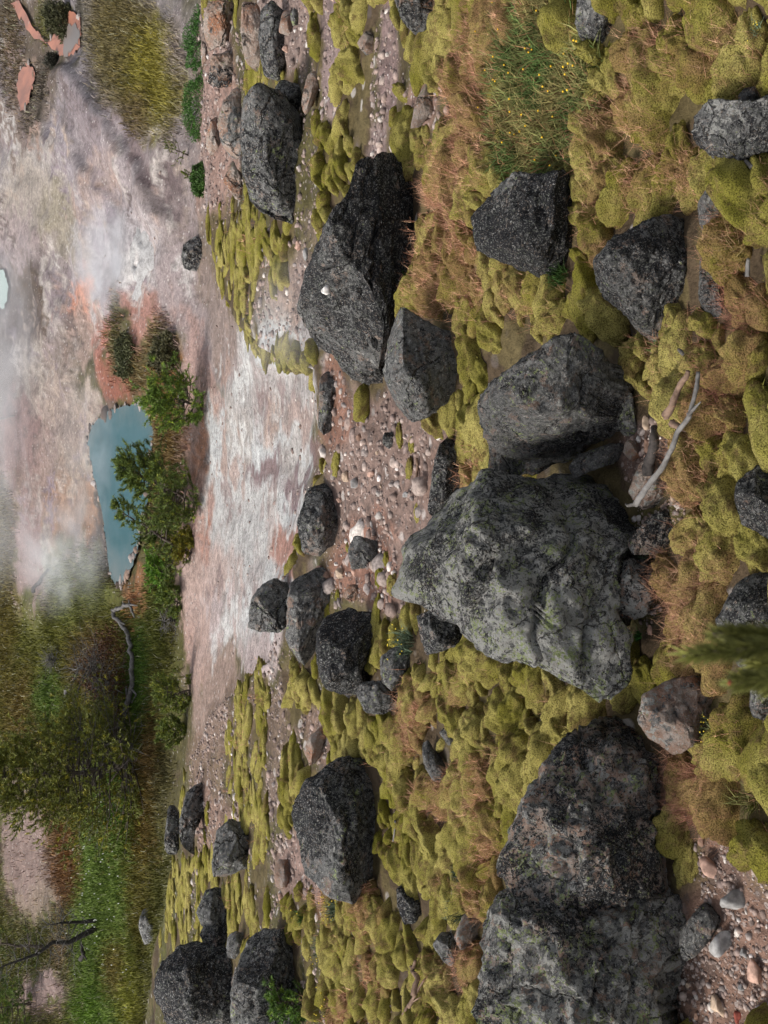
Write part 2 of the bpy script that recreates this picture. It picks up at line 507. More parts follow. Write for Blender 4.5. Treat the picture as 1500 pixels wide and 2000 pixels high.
# ------------------------------------------------------------------ what grows or lies where (soil colours and plant cover, by place)
def blob(X, Y, cx, cy, rx, ry, soft=0.45, ang=0.0):
    m = 1 + soft
    rr = max(rx, ry) * m if ang else 0
    k = (np.abs(X - cx) < (rr or rx * m)) & (np.abs(Y - cy) < (rr or ry * m))
    out = np.zeros(np.shape(X))
    dx, dy = X[k] - cx, Y[k] - cy
    if ang:
        a = math.radians(ang); ca, sa = math.cos(a), math.sin(a)
        dx, dy = dx * ca + dy * sa, -dx * sa + dy * ca
    d = np.sqrt((dx / rx) ** 2 + (dy / ry) ** 2)
    out[k] = 1 - sstep(1 - soft, 1 + soft, d)
    return out

# basin and bare slopes: (X, Y, rx, ry, sRGB, strength[, softness, angle])
SOIL = [
    (150, 250, 260, 420, (146, 138, 140), 1), (60, 100, 70, 150, (104, 90, 74), .9), (210, 420, 150, 190, (163, 152, 152), 1),
    (330, 420, 70, 170, (158, 144, 140), 1), (235, 250, 40, 150, (172, 160, 160), .8, .4, 12), (290, 330, 20, 160, (128, 112, 112), .75, .6, -33),
    (180, 260, 20, 130, (136, 122, 124), .6, .6, -22), (320, 335, 28, 40, (105, 90, 90), .8, .7), (200, 360, 35, 60, (170, 152, 145), .8, .6),
    (110, 330, 30, 120, (160, 150, 154), .9, .5), (60, 330, 60, 90, (178, 170, 164), .9, .6), (30, 250, 50, 60, (130, 112, 100), .8, .6), (70, 200, 28, 70, (92, 84, 74), .9, .5, 15),
    (100, 50, 38, 50, (88, 86, 48), .95, .4), (250, 100, 78, 150, (104, 94, 58), .95, .4, -14), (310, 150, 60, 110, (132, 124, 56), .9, .4), (355, 90, 25, 70, (150, 138, 136), .8),
    (270, 225, 30, 50, (108, 94, 66), .9, .5), (155, 40, 14, 60, (66, 62, 50), .9, .5), (20, 60, 24, 120, (86, 74, 54), .8, .5),
    (60, 400, 70, 90, (170, 158, 146), .8, .6), (110, 440, 40, 80, (160, 150, 128), .7, .6), (30, 480, 40, 60, (165, 148, 146), .8, .6), (90, 520, 30, 70, (150, 138, 134), .7),
    (240, 510, 75, 90, (188, 180, 180), .9, .7), (264, 520, 30, 70, (222, 216, 212), .95, .5), (215, 560, 40, 40, (150, 138, 142), .6, .7),
    (160, 590, 24, 40, (206, 148, 124), .95, .5), (110, 620, 25, 100, (142, 128, 130), .8, .5), (165, 650, 30, 60, (176, 152, 140), .8, .6),
    (60, 590, 46, 80, (104, 88, 74), .95, .35), (30, 700, 60, 120, (112, 100, 98), .85, .6), (18, 620, 40, 60, (92, 80, 76), .9, .4), (95, 760, 60, 120, (150, 136, 128), .8, .6),
    (250, 640, 60, 80, (180, 132, 118), .9, .5), (200, 670, 14, 80, (184, 128, 114), .8, .5), (300, 620, 40, 60, (172, 132, 120), .85, .6), (235, 755, 40, 50, (160, 104, 88), .9, .5),
    (228, 650, 17, 85, (98, 96, 62), .95, .4), (315, 690, 28, 70, (104, 98, 62), .95, .4), (275, 720, 24, 40, (110, 100, 66), .9, .5), (330, 730, 20, 60, (150, 108, 72), .8, .5),
    (65, 740, 11, 90, (188, 176, 164), .85, .5, 8), (135, 720, 10, 90, (186, 174, 164), .8, .5, -6), (165, 830, 20, 70, (196, 178, 164), .85, .5), (160, 960, 25, 120, (186, 166, 150), .85, .5),
    (100, 850, 50, 120, (164, 148, 140), .8, .6), (50, 920, 50, 120, (160, 138, 130), .8, .6), (30, 850, 40, 80, (150, 120, 116), .7, .6),
    (120, 1010, 45, 80, (170, 140, 122), .85, .6), (185, 1010, 14, 80, (168, 128, 100), .9, .5, -8), (205, 1090, 17, 75, (78, 68, 64), .9, .5, -12), (225, 1160, 25, 22, (66, 54, 48), .9, .5),
    (196, 960, 7, 120, (92, 78, 70), .9, .5, -10), (170, 845, 8, 60, (150, 136, 128), .8, .5, 20), (200, 800, 30, 12, (120, 96, 88), .8, .5), (212, 1150, 10, 30, (60, 50, 46), .9, .5),
    (92, 1075, 14, 60, (192, 188, 176), .85, .5), (55, 1060, 26, 110, (158, 128, 124), .85, .5), (60, 1170, 32, 80, (154, 132, 126), .9, .45), (95, 1190, 16, 60, (164, 146, 140), .8, .5),
    (120, 1330, 240, 170, (94, 94, 42), 1, .35), (10, 1150, 24, 200, (98, 88, 42), .95, .4), (150, 1120, 50, 70, (112, 118, 78), .8, .6), (160, 1180, 60, 50, (108, 112, 58), .85, .5), (190, 1290, 55, 70, (98, 76, 48), .8, .6),
    (60, 1400, 50, 90, (104, 82, 46), .7, .6), (95, 1370, 30, 60, (82, 108, 46), .8, .6), (290, 1440, 22, 100, (106, 82, 50), .8, .5), (270, 1330, 22, 110, (78, 104, 42), .9, .5),
    (310, 1180, 24, 120, (96, 100, 48), .9, .4), (325, 880, 34, 110, (118, 98, 64), .95, .4), (320, 1010, 28, 70, (108, 90, 58), .9, .5), (262, 1170, 14, 40, (158, 112, 78), .9, .5), (310, 760, 20, 60, (150, 112, 76), .7, .5),
    (120, 1780, 240, 260, (92, 92, 46), 1, .3), (205, 1760, 62, 290, (104, 122, 58), 1, .3), (240, 1570, 40, 60, (74, 106, 34), .9, .5), (120, 1680, 34, 105, (110, 78, 48), 1, .35), (95, 1640, 20, 50, (104, 80, 44), .8, .5),
    (48, 1660, 50, 130, (152, 130, 122), .95, .4), (80, 1760, 40, 40, (150, 132, 116), .8, .6), (85, 1940, 52, 40, (154, 132, 126), .95, .4), (20, 1860, 40, 60, (84, 82, 40), .8, .6), (118, 1850, 20, 40, (130, 104, 92), .6, .6),
    (272, 1720, 26, 140, (104, 96, 46), .9, .5), (285, 1600, 22, 80, (112, 92, 48), .8, .5), (225, 1890, 24, 60, (118, 84, 50), .6, .6), (255, 1960, 22, 90, (126, 126, 54), .9, .5), (170, 1990, 30, 70, (90, 116, 40), .9, .5),
    # banks and the white slope
    (368, 620, 40, 140, (166, 152, 150), .95, .5, -12), (385, 720, 26, 120, (180, 150, 140), .9, .5, -16), (385, 900, 30, 190, (178, 148, 134), .95, .4), (388, 860, 12, 90, (184, 134, 106), .8, .5),
    (385, 1100, 34, 150, (178, 148, 138), .95, .4), (385, 1240, 24, 90, (192, 158, 146), .9, .5), (400, 1060, 9, 70, (184, 130, 108), .8, .5), (383, 1235, 8, 24, (198, 134, 104), .8, .5),
    (510, 950, 105, 330, (202, 202, 200), 1, .22), (440, 660, 34, 130, (172, 160, 158), .9, .5, -12), (470, 860, 24, 140, (172, 160, 150), .7, .5), (440, 830, 10, 160, (168, 140, 126), .8, .5),
    (500, 760, 40, 60, (182, 178, 174), .9, .5), (545, 760, 70, 70, (184, 172, 166), .7, .5), (590, 740, 40, 110, (188, 182, 178), .9, .5), (530, 815, 18, 34, (180, 146, 126), .6, .6), (580, 810, 30, 40, (176, 152, 142), .8, .6), (600, 640, 40, 90, (176, 168, 164), .9, .5), (560, 590, 50, 60, (172, 148, 136), .8, .5),
    (520, 905, 34, 30, (126, 98, 98), .85, .5, -30), (575, 955, 42, 22, (122, 96, 98), .85, .5, 20), (620, 900, 22, 28, (134, 106, 104), .8, .5), (570, 900, 30, 34, (186, 178, 172), .8, .5), (480, 1030, 70, 110, (192, 188, 184), .9, .4),
    (560, 1080, 36, 60, (170, 124, 108), .9, .4, -20), (585, 1100, 12, 34, (196, 192, 190), .8, .5), (420, 1180, 60, 120, (190, 166, 156), .9, .5), (440, 1200, 30, 60, (198, 184, 182), .7, .5), (415, 1350, 50, 90, (168, 144, 132), .9, .5), (510, 1270, 40, 50, (192, 174, 170), .9, .4),
    # near slope
    (760, 960, 130, 260, (140, 118, 108), 1, .4), (650, 780, 30, 90, (150, 112, 96), .9, .4), (700, 1120, 70, 70, (148, 110, 94), .9, .4), (740, 1030, 24, 24, (158, 116, 98), .6, .6),
    (420, 230, 40, 230, (164, 134, 122), .9, .4), (560, 20, 50, 120, (160, 138, 130), .9, .4), (640, 60, 26, 170, (148, 128, 124), .95, .4), (700, 250, 26, 200, (142, 120, 116), .6, .6), (755, 120, 22, 150, (146, 124, 120), .95, .4), (735, 290, 18, 60, (148, 128, 124), .9, .4), (830, 190, 30, 60, (166, 134, 124), .8, .5),
    (640, 470, 50, 60, (140, 120, 110), .6, .6), (600, 560, 40, 50, (158, 138, 130), .8, .5), (450, 560, 60, 150, (140, 118, 104), .6, .5),
    (540, 1400, 50, 60, (146, 122, 112), .6, .5), (540, 1520, 40, 60, (142, 120, 112), .7, .5), (620, 1440, 40, 60, (150, 122, 112), .7, .5), (580, 1680, 50, 90, (154, 128, 120), .85, .5), (420, 1600, 50, 80, (160, 130, 118), .8, .5), (470, 1400, 60, 60, (120, 100, 84), .7, .5), (400, 1480, 34, 70, (150, 124, 110), .7, .5),
    (1270, 880, 80, 70, (142, 116, 106), .9, .4), (1290, 720, 40, 60, (126, 100, 84), .7, .5), (880, 940, 50, 90, (134, 108, 96), .8, .5), (1000, 1420, 26, 50, (146, 116, 108), .8, .5), (1110, 1440, 40, 50, (146, 112, 100), .8, .5), (780, 1340, 30, 60, (140, 112, 100), .7, .5),
    (1420, 1900, 150, 190, (140, 112, 98), 1, .35), (1430, 1650, 60, 80, (138, 112, 102), .9, .5), (1290, 1540, 30, 60, (150, 118, 100), .9, .5), (960, 1870, 40, 60, (120, 90, 74), .7, .5), (900, 1950, 40, 50, (110, 84, 70), .7, .5), (780, 1600, 20, 40, (130, 104, 90), .5, .6),
]
_rv = np.random.default_rng(5)
VEINS = []   # mud channels, crusts and washed streaks of the thermal ground
for _i in range(150):
    _x, _y = _rv.uniform(5, 390), _rv.uniform(60, 1150)
    if 165 < _x < 330 and (_y < 230 or 640 < _y): continue
    if _x > 300 and _y > 560: continue
    _c = [(196, 186, 178), (128, 112, 112), (184, 166, 152), (112, 98, 94), (176, 150, 136), (206, 200, 194), (150, 136, 142)][_rv.integers(7)]
    VEINS.append((_x, _y, _rv.uniform(2.5, 8), _rv.uniform(14, 80), _c, _rv.uniform(.45, .9), .5, _rv.normal(-4, 9)))
for _i in range(70):
    _x, _y = _rv.uniform(420, 620), _rv.uniform(680, 1290)
    _c = [(206, 204, 200), (150, 130, 126), (178, 150, 138), (214, 212, 208), (168, 158, 152)][_rv.integers(5)]
    VEINS.append((_x, _y, _rv.uniform(3, 10), _rv.uniform(12, 60), _c, _rv.uniform(.4, .85), .5, _rv.normal(0, 10)))
# how densely moss covers the near slope; first full, then thinned
BARE = [  # X, Y, rx, ry, strength, angle
    (760, 960, 125, 250, 1.0, 0), (650, 790, 34, 110, 1.0, 0), (690, 1120, 90, 80, .9, 0), (425, 210, 55, 250, .95, 0), (545, 20, 65, 130, .9, 0),
    (640, 80, 22, 150, .95, 0), (690, 330, 14, 90, .6, 0), (755, 110, 22, 140, .95, 0), (735, 290, 18, 70, .9, 0), (830, 200, 34, 70, .9, 0), (630, 500, 60, 80, .5, 0),
    (610, 590, 60, 80, .95, 0), (560, 620, 60, 60, .8, 0), (540, 1390, 40, 50, .5, 0), (535, 1520, 34, 60, .6, 0), (610, 1450, 50, 60, .8, 0), (580, 1690, 50, 80, .9, 0),
    (420, 1590, 60, 90, .7, 0), (405, 1480, 45, 70, .6, 0), (410, 1380, 50, 110, .9, 0), (1275, 890, 75, 75, .95, 0), (1300, 990, 50, 60, .7, 0), (1425, 1900, 140, 170, 1, 0), (1440, 1680, 60, 60, .9, 0),
    (1290, 1540, 30, 60, .9, 0), (1070, 170, 105, 170, .85, 0), (960, 1890, 30, 40, .5, 0), (500, 1270, 80, 60, .9, 0), (640, 870, 60, 60, .5, 0), (480, 560, 40, 60, .35, 0), (1250, 1170, 34, 90, 1, 0), (1265, 1050, 55, 60, 1, 0), (1395, 1730, 70, 70, 1, 0), (1460, 1790, 70, 90, 1, 0), (1350, 1390, 50, 70, .8, 0), (1400, 800, 30, 50, .5, 0),
]
FUZZ = [  # reddish dry flower stalks: X, Y, rx, ry, strength
    (1010, 30, 60, 60, 1), (940, 130, 40, 70, .9), (910, 230, 40, 90, 1), (900, 330, 50, 50, .9), (860, 395, 50, 50, 1.3), (960, 300, 30, 60, .5), (900, 470, 45, 60, .8), (860, 560, 40, 80, 1), (880, 640, 30, 40, .7), (930, 540, 40, 70, .8), (960, 600, 50, 40, .5), (830, 350, 20, 40, .6),
    (1280, 90, 45, 35, .8), (1260, 170, 50, 40, .7), (1330, 60, 40, 60, .6), (1240, 200, 40, 30, .7), (1310, 240, 45, 35, 1), (1260, 320, 36, 50, 1.1), (1180, 330, 30, 50, .7), (1190, 410, 36, 46, 1), (1370, 120, 50, 50, .6), (1430, 90, 40, 70, .6), (1200, 225, 30, 30, .7), (1350, 330, 40, 40, .8), (1150, 450, 30, 40, .7), (1160, 250, 25, 40, .4), (1450, 30, 40, 40, .5),
    (1470, 460, 50, 60, 1), (1420, 520, 40, 30, .5), (1460, 640, 60, 80, 1.3), (1430, 800, 50, 80, 1.2), (1390, 720, 30, 40, .6), (1320, 750, 30, 40, .6), (1360, 960, 60, 60, 1.1), (1330, 1010, 30, 50, .8), (1310, 1120, 50, 90, 1.1), (1360, 1200, 60, 80, 1.0), (1420, 1090, 40, 70, .6), (1290, 1200, 30, 50, .8), (1350, 1290, 60, 30, .9), (1390, 1370, 50, 60, .9), (1370, 1540, 40, 80, 1.2), (1410, 1560, 40, 60, .9), (1450, 1480, 40, 60, .6),
    (920, 940, 30, 40, .8), (930, 890, 24, 30, .7), (1040, 600, 40, 30, .5), (1090, 650, 20, 30, .4), (890, 1330, 30, 30, .5), (800, 1430, 24, 50, .9), (840, 1370, 24, 30, .8), (900, 1340, 30, 24, .6), (880, 1560, 40, 40, .8), (960, 1530, 30, 40, .8), (970, 1660, 30, 50, 1), (950, 1760, 30, 40, .8), (740, 1730, 30, 40, .9), (760, 1760, 20, 30, .7), (730, 1850, 24, 50, .8), (750, 1920, 24, 50, .8), (900, 1910, 46, 50, 1.3), (670, 1980, 30, 30, .9), (640, 1760, 24, 30, .8), (860, 1550, 30, 30, .7), (690, 1330, 16, 40, .7), (1070, 1380, 30, 30, .6), (580, 320, 12, 60, .7), (600, 250, 14, 40, .5), (1180, 1650, 20, 20, .2),
]

def wob(X, Y, p, amp):
    sc = np.clip(amp, 0, 1)
    q = p * np.array([1, 1, 0.3])
    return (X + sc * (20 * fbm(q * 0.6 + 1.7, 3) + 9 * fbm(q * 2.4 + 3, 3)),
            Y + sc * (36 * fbm(q * 0.6 + 8.2, 3) + 20 * fbm(q * 2.4 + 6, 3)))

def cover(x, y, z):
    """moss, fuzz, near-slope weight at ground points"""
    X, Y, dep = project(x, y, z)
    p = np.stack([x, y, 0 * x], -1)
    Xw = X + 16 * fbm(p * 1.7 + 2, 3)
    Yw = Y + 30 * fbm(p * 1.7 + 7, 3)
    ve = np.interp(Y, _ey, _ev)
    near = sstep(-12, 10, X - ve) * (y < 26)
    moss = near.copy()
    for (a, b, c, d, s, g) in BARE:
        moss = moss * (1 - s * blob(Xw, Yw, a, b, c, d, 0.4, g))
    # thin rows of bare soil between the moss rows on the far right of the slope
    st = fbm(np.stack([x * 0.35, y * 1.6, 0 * x], -1) + 4, 3)
    moss = moss * (1 - 0.75 * sstep(0.12, 0.4, st) * sstep(900, 700, X))
    fz = np.zeros_like(moss)
    for (a, b, c, d, s) in FUZZ:
        fz = np.maximum(fz, s * blob(Xw, Yw, a, b, c, d, 0.5))
    return np.clip(moss, 0, 1), fz, near, X, Y

# ------------------------------------------------------------------ ground sheet
def build_ground():
    a_in = np.linspace(-0.56, 0.56, 560)
    a_out = 0.56 + np.geomspace(0.01, 1.6, 36)
    av = np.concatenate([-a_out[::-1], a_in, a_out])
    y = [-3.0, -1.0, 0.3, 1.2, 2.0]
    while y[-1] < 95:
        y.append(y[-1] + 0.0075 * y[-1])
    while y[-1] < 1500:
        y.append(y[-1] * 1.08)
    yv = np.array(y)
    A, Yg = np.meshgrid(av, yv)
    Xg = A * (np.abs(Yg) + 1.8)
    x, yy = Xg.ravel(), Yg.ravel()
    z = ground(x, yy)
    moss, fz, near, X, Y = cover(x, yy, z)
    p = np.stack([x, yy, z], -1)
    Xw, Yw = wob(X, Y, p * np.array([1, 1, 1]), sstep(2, 10, yy))
    c = np.tile(s2l((96, 90, 58)), (len(x), 1))
    for s in SOIL + VEINS:
        w = s[5] * blob(Xw, Yw, s[0], s[1], s[2], s[3], 0.6 * (s[6] if len(s) > 6 else .5), s[7] if len(s) > 7 else 0)
        c = c * (1 - w[:, None]) + s2l(s[4]) * w[:, None]
    c = c * 0.62
    nz = fbm(p * 3.0, 3)
    mossc = np.where((nz > 0)[:, None], np.array([0.088, 0.068, 0.032]), np.array([0.065, 0.046, 0.028]))
    wm = sstep(0.25, 0.6, moss + 0.2 * nz)[:, None]
    c = c * (1 - wm) + mossc * wm
    green = blob(X, Y, 1070, 170, 110, 175, .4)[:, None] * 0.8
    c = c * (1 - green) + np.array([0.05, 0.06, 0.018]) * green
    n, m = len(yv), len(av)
    i = np.arange(n * m).reshape(n, m)
    f = np.stack([i[:-1, :-1], i[:-1, 1:], i[1:, 1:], i[1:, :-1]], -1).reshape(-1, 4)
    o = link_mesh("hillside_ground", p, f, M['ground'], colors=c)
    gr = o.data.attributes.new('grit', 'FLOAT', 'POINT')
    gr.data.foreach_set('value', ((1 - wm[:, 0]) * sstep(0, 1, 1 - green[:, 0]) * (0.25 + 0.75 * sstep(60, 25, yy))).astype(np.float32))
    tag(o, kind='structure')
    return o
build_ground()

# ------------------------------------------------------------------ rocks
_ico = {}
def ico(n):
    if n not in _ico:
        bm = bmesh.new()
        bmesh.ops.create_icosphere(bm, subdivisions=n, radius=1.0)
        bm.verts.ensure_lookup_table()
        v = np.array([q.co[:] for q in bm.verts])
        f = np.array([[q.index for q in t.verts] for t in bm.faces])
        bm.free()
        _ico[n] = (v, f)
    return _ico[n]

def radial(poly, nth=720):
    P = np.array(poly, float)
    A, B = P, np.roll(P, -1, 0)
    cr = A[:, 0] * B[:, 1] - B[:, 0] * A[:, 1]
    ar = cr.sum() / 2
    cen = ((A + B) * cr[:, None]).sum(0) / (6 * ar)
    th = np.linspace(0, 2 * math.pi, nth, endpoint=False)
    d = np.stack([np.cos(th), np.sin(th)], -1)
    best = np.zeros(nth)
    for a, b in zip(A - cen, B - cen):
        e = b - a
        den = d[:, 0] * (-e[1]) + d[:, 1] * e[0]
        den = np.where(np.abs(den) < 1e-9, 1e-9, den)
        r = (a[0] * (-e[1]) + a[1] * e[0]) / den
        s = (d[:, 0] * a[1] - d[:, 1] * a[0]) / den
        ok = (r > 0) & (s >= -0.01) & (s <= 1.01)
        best = np.where(ok, np.maximum(best, r), best)
    best = np.where(best <= 0, np.median(best), best)
    k = np.exp(-np.linspace(-2, 2, 13) ** 2); k /= k.sum()
    best = np.convolve(np.concatenate([best[-6:], best, best[:6]]), k, 'valid')
    return cen, best

ROCK_INFO = []
def rock(name, label, cat, poly, sub=5, black=.3, grey=.3, pale=.1, green=.1, tan=.4, spots=.0, depth=1.0, rough=1.0, facets=13, group=None, base=None, base2=None, lift=0.25, mat='rock', texs=None, seed=None):
    cen, rad = radial(poly)
    rad = rad * 1.045
    if tan >= 1: grey -= .2
    sd = seed if seed is not None else int(cen[0] * 7 + cen[1])
    rg = np.random.default_rng(sd)
    P = np.array(poly, float)
    if base is None:
        low = P[P[:, 0] > P[:, 0].max() - 0.18 * (P[:, 0].max() - P[:, 0].min())]
        base = (P[:, 0].max() - 0.04 * np.ptp(P[:, 0]), low[:, 1].mean())
    gb, db = at1(*base)
    px = T / 1000.0
    hw, hh = np.ptp(P[:, 1]) / 2 * px * db, np.ptp(P[:, 0]) / 2 * px * db
    D = depth * (0.55 * hh + 0.45 * min(hw, 2 * hh))
    dist = db + lift * D
    C = CAM + ray([cen[0]], [cen[1]])[0] * dist
    v, f = ico(sub)
    a, b, c = v[:, 0], v[:, 1], v[:, 2]
    rho = np.sqrt(a * a + b * b)
    th = np.mod(np.arctan2(b, a), 2 * math.pi)
    ri = np.interp(th / (2 * math.pi) * len(rad), np.arange(len(rad) + 1), np.append(rad, rad[0]))
    shear = 0.0
    if base2 is not None:
        _g, d2 = at1(*base2)
        shear = (d2 - db) / (base2[1] - base[1])
        dist = db + shear * (cen[1] - base[1]) + lift * D
        C = CAM + ray([cen[0]], [cen[1]])[0] * dist
    dsh = np.clip(shear * np.sin(th) * ri * rho, -.5 * dist, .5 * dist)
    R = ri * px * (dist + dsh)
    pr = rho ** 0.75
    # local axes: 0 = picture down, 1 = picture left-in-world (towards larger Y), 2 = towards the viewer
    L = np.stack([np.cos(th) * R * pr, np.sin(th) * R * pr, np.sign(c) * np.abs(c) ** 0.85 * D - dsh], -1)
    size = min(hw, hh)
    for _ in range(facets):
        n = rg.normal(size=3); n[2] = abs(n[2]) * 0.9 + 0.45; n /= np.linalg.norm(n)
        if rg.random() < 0.25: n[2] *= -1
        q = L @ n
        lim = q.max() * rg.uniform(0.55, 0.82)
        over = np.maximum(q - lim, 0)
        w = sstep(0.12, 0.5, np.abs(n[2])) * 0.94
        L = L - (over * w)[:, None] * n
    # relief: broad lumps, ledges, then grain
    s1 = 1.6 / size
    off = rg.uniform(0, 40, 3)
    nrm = v
    rl = fbm(L * s1 * 0.8 + off, 3) * 0.07 + (0.5 - np.abs(fbm(L * s1 * 1.7 + off + 9, 3))) * 0.07 + fbm(L * s1 * 5 + off, 3) * 0.05 + (0.4 - np.abs(fbm(L * s1 * 11 + off, 3))) * 0.022
    led = L @ np.array([0.8, 0.25, -0.5]) * s1 * 1.7 + fbm(L * s1 + off, 2) * 0.6
    rl = rl * 1.25 - 0.13 * sstep(0.80, 0.97, np.mod(led, 1.0)) * sstep(-0.1, 0.3, fbm(L * s1 * 0.6 + off + 3, 2))
    edge = 0.45 + 0.55 * np.abs(c)
    L = L + nrm * (rl * size * rough * edge)[:, None]
    fa = (C - CAM) / np.linalg.norm(C - CAM)
    ra = RT - fa * fa.dot(RT); ra /= np.linalg.norm(ra)
    da = np.cross(fa, ra); da = da if da.dot(DN) > 0 else -da
    W = L[:, :1] * da - L[:, 1:2] * ra - L[:, 2:3] * fa
    # roots the stone in the ground
    wz = W[:, 2]
    W[:, 2] = np.where(wz < -0.55 * hh, wz - 0.25 * hh, wz)
    # local +Y (towards larger picture Y) is world -x, so flip winding
    o = link_mesh(name, W, f[:, ::-1] if np.linalg.det(np.stack([DN, -RT, -FW])) < 0 else f, M[mat], loc=C)
    ts = texs if texs else 25.0 / dist
    o['texs'] = float(ts)
    for kk, vv in (('black', black), ('grey', grey), ('pale', pale), ('green', green), ('tan', tan), ('spots', spots)):
        o[kk] = float(vv)
    tag(o, label, cat, group)
    ROCK_INFO.append((np.array(poly, float), dist, label, C, max(hw, hh)))
    return o

exec_rocks = True
B = dict(black=.29, grey=.36, pale=.06, green=.04, tan=.4)
rock("boulder", "huge pale grey boulder in the middle, speckled with yellow-green map lichen and black crust", "boulder",
     [(768, 1050), (830, 1022), (895, 962), (960, 937), (1040, 942), (1110, 927), (1168, 893), (1215, 908), (1235, 980), (1240, 1032), (1203, 1090), (1192, 1180), (1215, 1250), (1212, 1310), (1165, 1372), (1120, 1332), (1050, 1292), (960, 1266), (900, 1216), (832, 1192), (768, 1165), (778, 1100)],
     sub=6, black=.27, grey=.5, pale=.42, green=.19, tan=.4, facets=8, depth=.75, texs=5.5, base=(1228, 1010), base2=(1345, 1350))
rock("boulder", "rounded dark boulder directly above the huge pale boulder, with two tan scars", "boulder",
     [(943, 700), (975, 660), (1010, 643), (1080, 625), (1180, 598), (1222, 640), (1232, 720), (1236, 800), (1212, 850), (1150, 872), (1105, 897), (1060, 922), (1005, 934), (985, 890), (958, 850), (943, 790)], sub=6, base=(1225, 790), base2=(1040, 925), **{**B, 'green': .1})
rock("boulder", "tall grey black boulder with an orange-tan right side, wedged above the rounded dark boulder", "boulder",
     [(1163, 510), (1200, 468), (1260, 430), (1330, 398), (1366, 430), (1362, 500), (1330, 560), (1302, 620), (1290, 692), (1250, 650), (1215, 600), (1165, 562)], sub=6, base=(1362, 450), base2=(1292, 685), **{**B, 'tan': .55, 'black': .26})
rock("boulder", "angular black boulder with blue-grey patches beside the green herb patch", "boulder",
     [(918, 425), (960, 375), (1010, 343), (1060, 350), (1120, 328), (1122, 400), (1120, 470), (1110, 520), (1085, 572), (1030, 540), (980, 510), (938, 490)], sub=6, **{**B, 'pale': .14, 'black': .36})
rock("boulder", "longest dark boulder, jagged, orange-tan underneath, reaching up from the centre", "boulder",
     [(578, 610), (610, 520), (650, 430), (700, 380), (740, 308), (790, 278), (830, 293), (852, 340), (830, 400), (800, 440), (802, 520), (772, 600), (757, 680), (752, 760), (720, 802), (680, 750), (650, 700), (600, 660)], sub=6, base=(850, 340), base2=(752, 745), **{**B, 'black': .36, 'tan': .5})
rock("boulder", "blunt dark grey boulder leaning against the right side of the longest dark boulder", "boulder",
     [(748, 740), (755, 660), (790, 583), (830, 600), (880, 640), (902, 700), (892, 760), (850, 800), (800, 827), (770, 800)], sub=5, **B)
rock("rock_outcrop", "black knobbly outcrop standing at the edge of the slope above the grey gravel basin", "rock outcrop",
     [(478, 200), (500, 150), (545, 160), (570, 230), (575, 300), (575, 350), (590, 400), (562, 432), (520, 447), (490, 410), (478, 340), (472, 270)], sub=5, **{**B, 'green': .06})
rock("rock", "round grey knob at the upper end of the black knobbly outcrop", "rock", [(530, 180), (555, 152), (585, 160), (592, 195), (565, 228), (535, 222)], sub=4, **{**B, 'grey': .5, 'black': .2})
rock("rock", "slim grey-green rock between tan slabs at the top of the slope edge", "rock", [(505, 30), (540, 0), (558, 30), (555, 100), (540, 150), (515, 140), (505, 80)], sub=4, black=.18, grey=.6, pale=.1, green=.1, tan=.2)
rock("boulder", "black boulder with a broad blue-grey streak at the upper right border", "boulder",
     [(1348, 230), (1390, 193), (1430, 203), (1470, 205), (1515, 190), (1520, 290), (1440, 310), (1420, 332), (1395, 300), (1353, 275)], sub=6, black=.36, grey=.4, pale=.27, green=0, tan=.3)
rock("rock", "small rough tan-black knob resting above the streaked black boulder at the right border", "rock", [(1440, 190), (1455, 172), (1475, 172), (1486, 190), (1476, 208), (1448, 208)], sub=4, **{**B, 'tan': .6, 'black': .2})
rock("rock", "grey pitted rock between the two largest boulders at upper right", "rock", [(1358, 400), (1385, 368), (1425, 365), (1430, 420), (1410, 465), (1385, 462), (1368, 440)], sub=5, **{**B, 'black': .22, 'pale': .15})
rock("boulder", "grey boulder cut off by the top border beside a dead stick", "boulder", [(1123, 40), (1135, -20), (1197, -20), (1197, 60), (1177, 96), (1140, 82)], sub=5, black=.26, grey=.45, pale=.2, green=.05, tan=.3)
rock("rock", "wedge-shaped dark rock with reddish face hanging from the top border", "rock", [(758, -20), (780, 25), (805, 66), (830, 60), (852, 20), (850, -30)], sub=5, **{**B, 'tan': .7, 'pale': .15})
rock("boulder", "domed dark boulder standing alone in the moss at lower left centre", "boulder",
     [(563, 1590), (600, 1530), (660, 1488), (742, 1473), (747, 1530), (727, 1590), (722, 1640), (727, 1690), (690, 1747), (640, 1732), (600, 1700), (578, 1640)], sub=6, **{**B, 'green': .08})
rock("boulder", "smooth black boulder with an olive moss cap along its right side", "boulder", [(612, 1250), (630, 1200), (700, 1176), (737, 1178), (742, 1210), (717, 1270), (702, 1310), (720, 1370), (690, 1377), (640, 1345), (618, 1300)], sub=5, **{**B, 'black': .4})
rock("rock_outcrop", "small dark crag jutting into the white sinter slope", "rock outcrop", [(478, 1190), (500, 1145), (540, 1130), (580, 1160), (570, 1230), (540, 1245), (505, 1235), (485, 1225)], sub=5, **{**B, 'tan': .5, 'black': .24})
rock("rock_outcrop", "dark craggy ledge between the white slope and the smooth black boulder", "rock outcrop", [(565, 1160), (580, 1100), (610, 1080), (640, 1110), (650, 1170), (630, 1210), (618, 1260), (600, 1305), (575, 1300), (560, 1240)], sub=5, **{**B, 'tan': .5, 'black': .22})
rock("rock_outcrop", "dark weathered outcrop at the lower rim of the white sinter slope", "rock outcrop", [(582, 1020), (600, 960), (640, 935), (665, 970), (660, 1040), (625, 1085), (592, 1080)], sub=5, **{**B, 'tan': .45, 'black': .26})
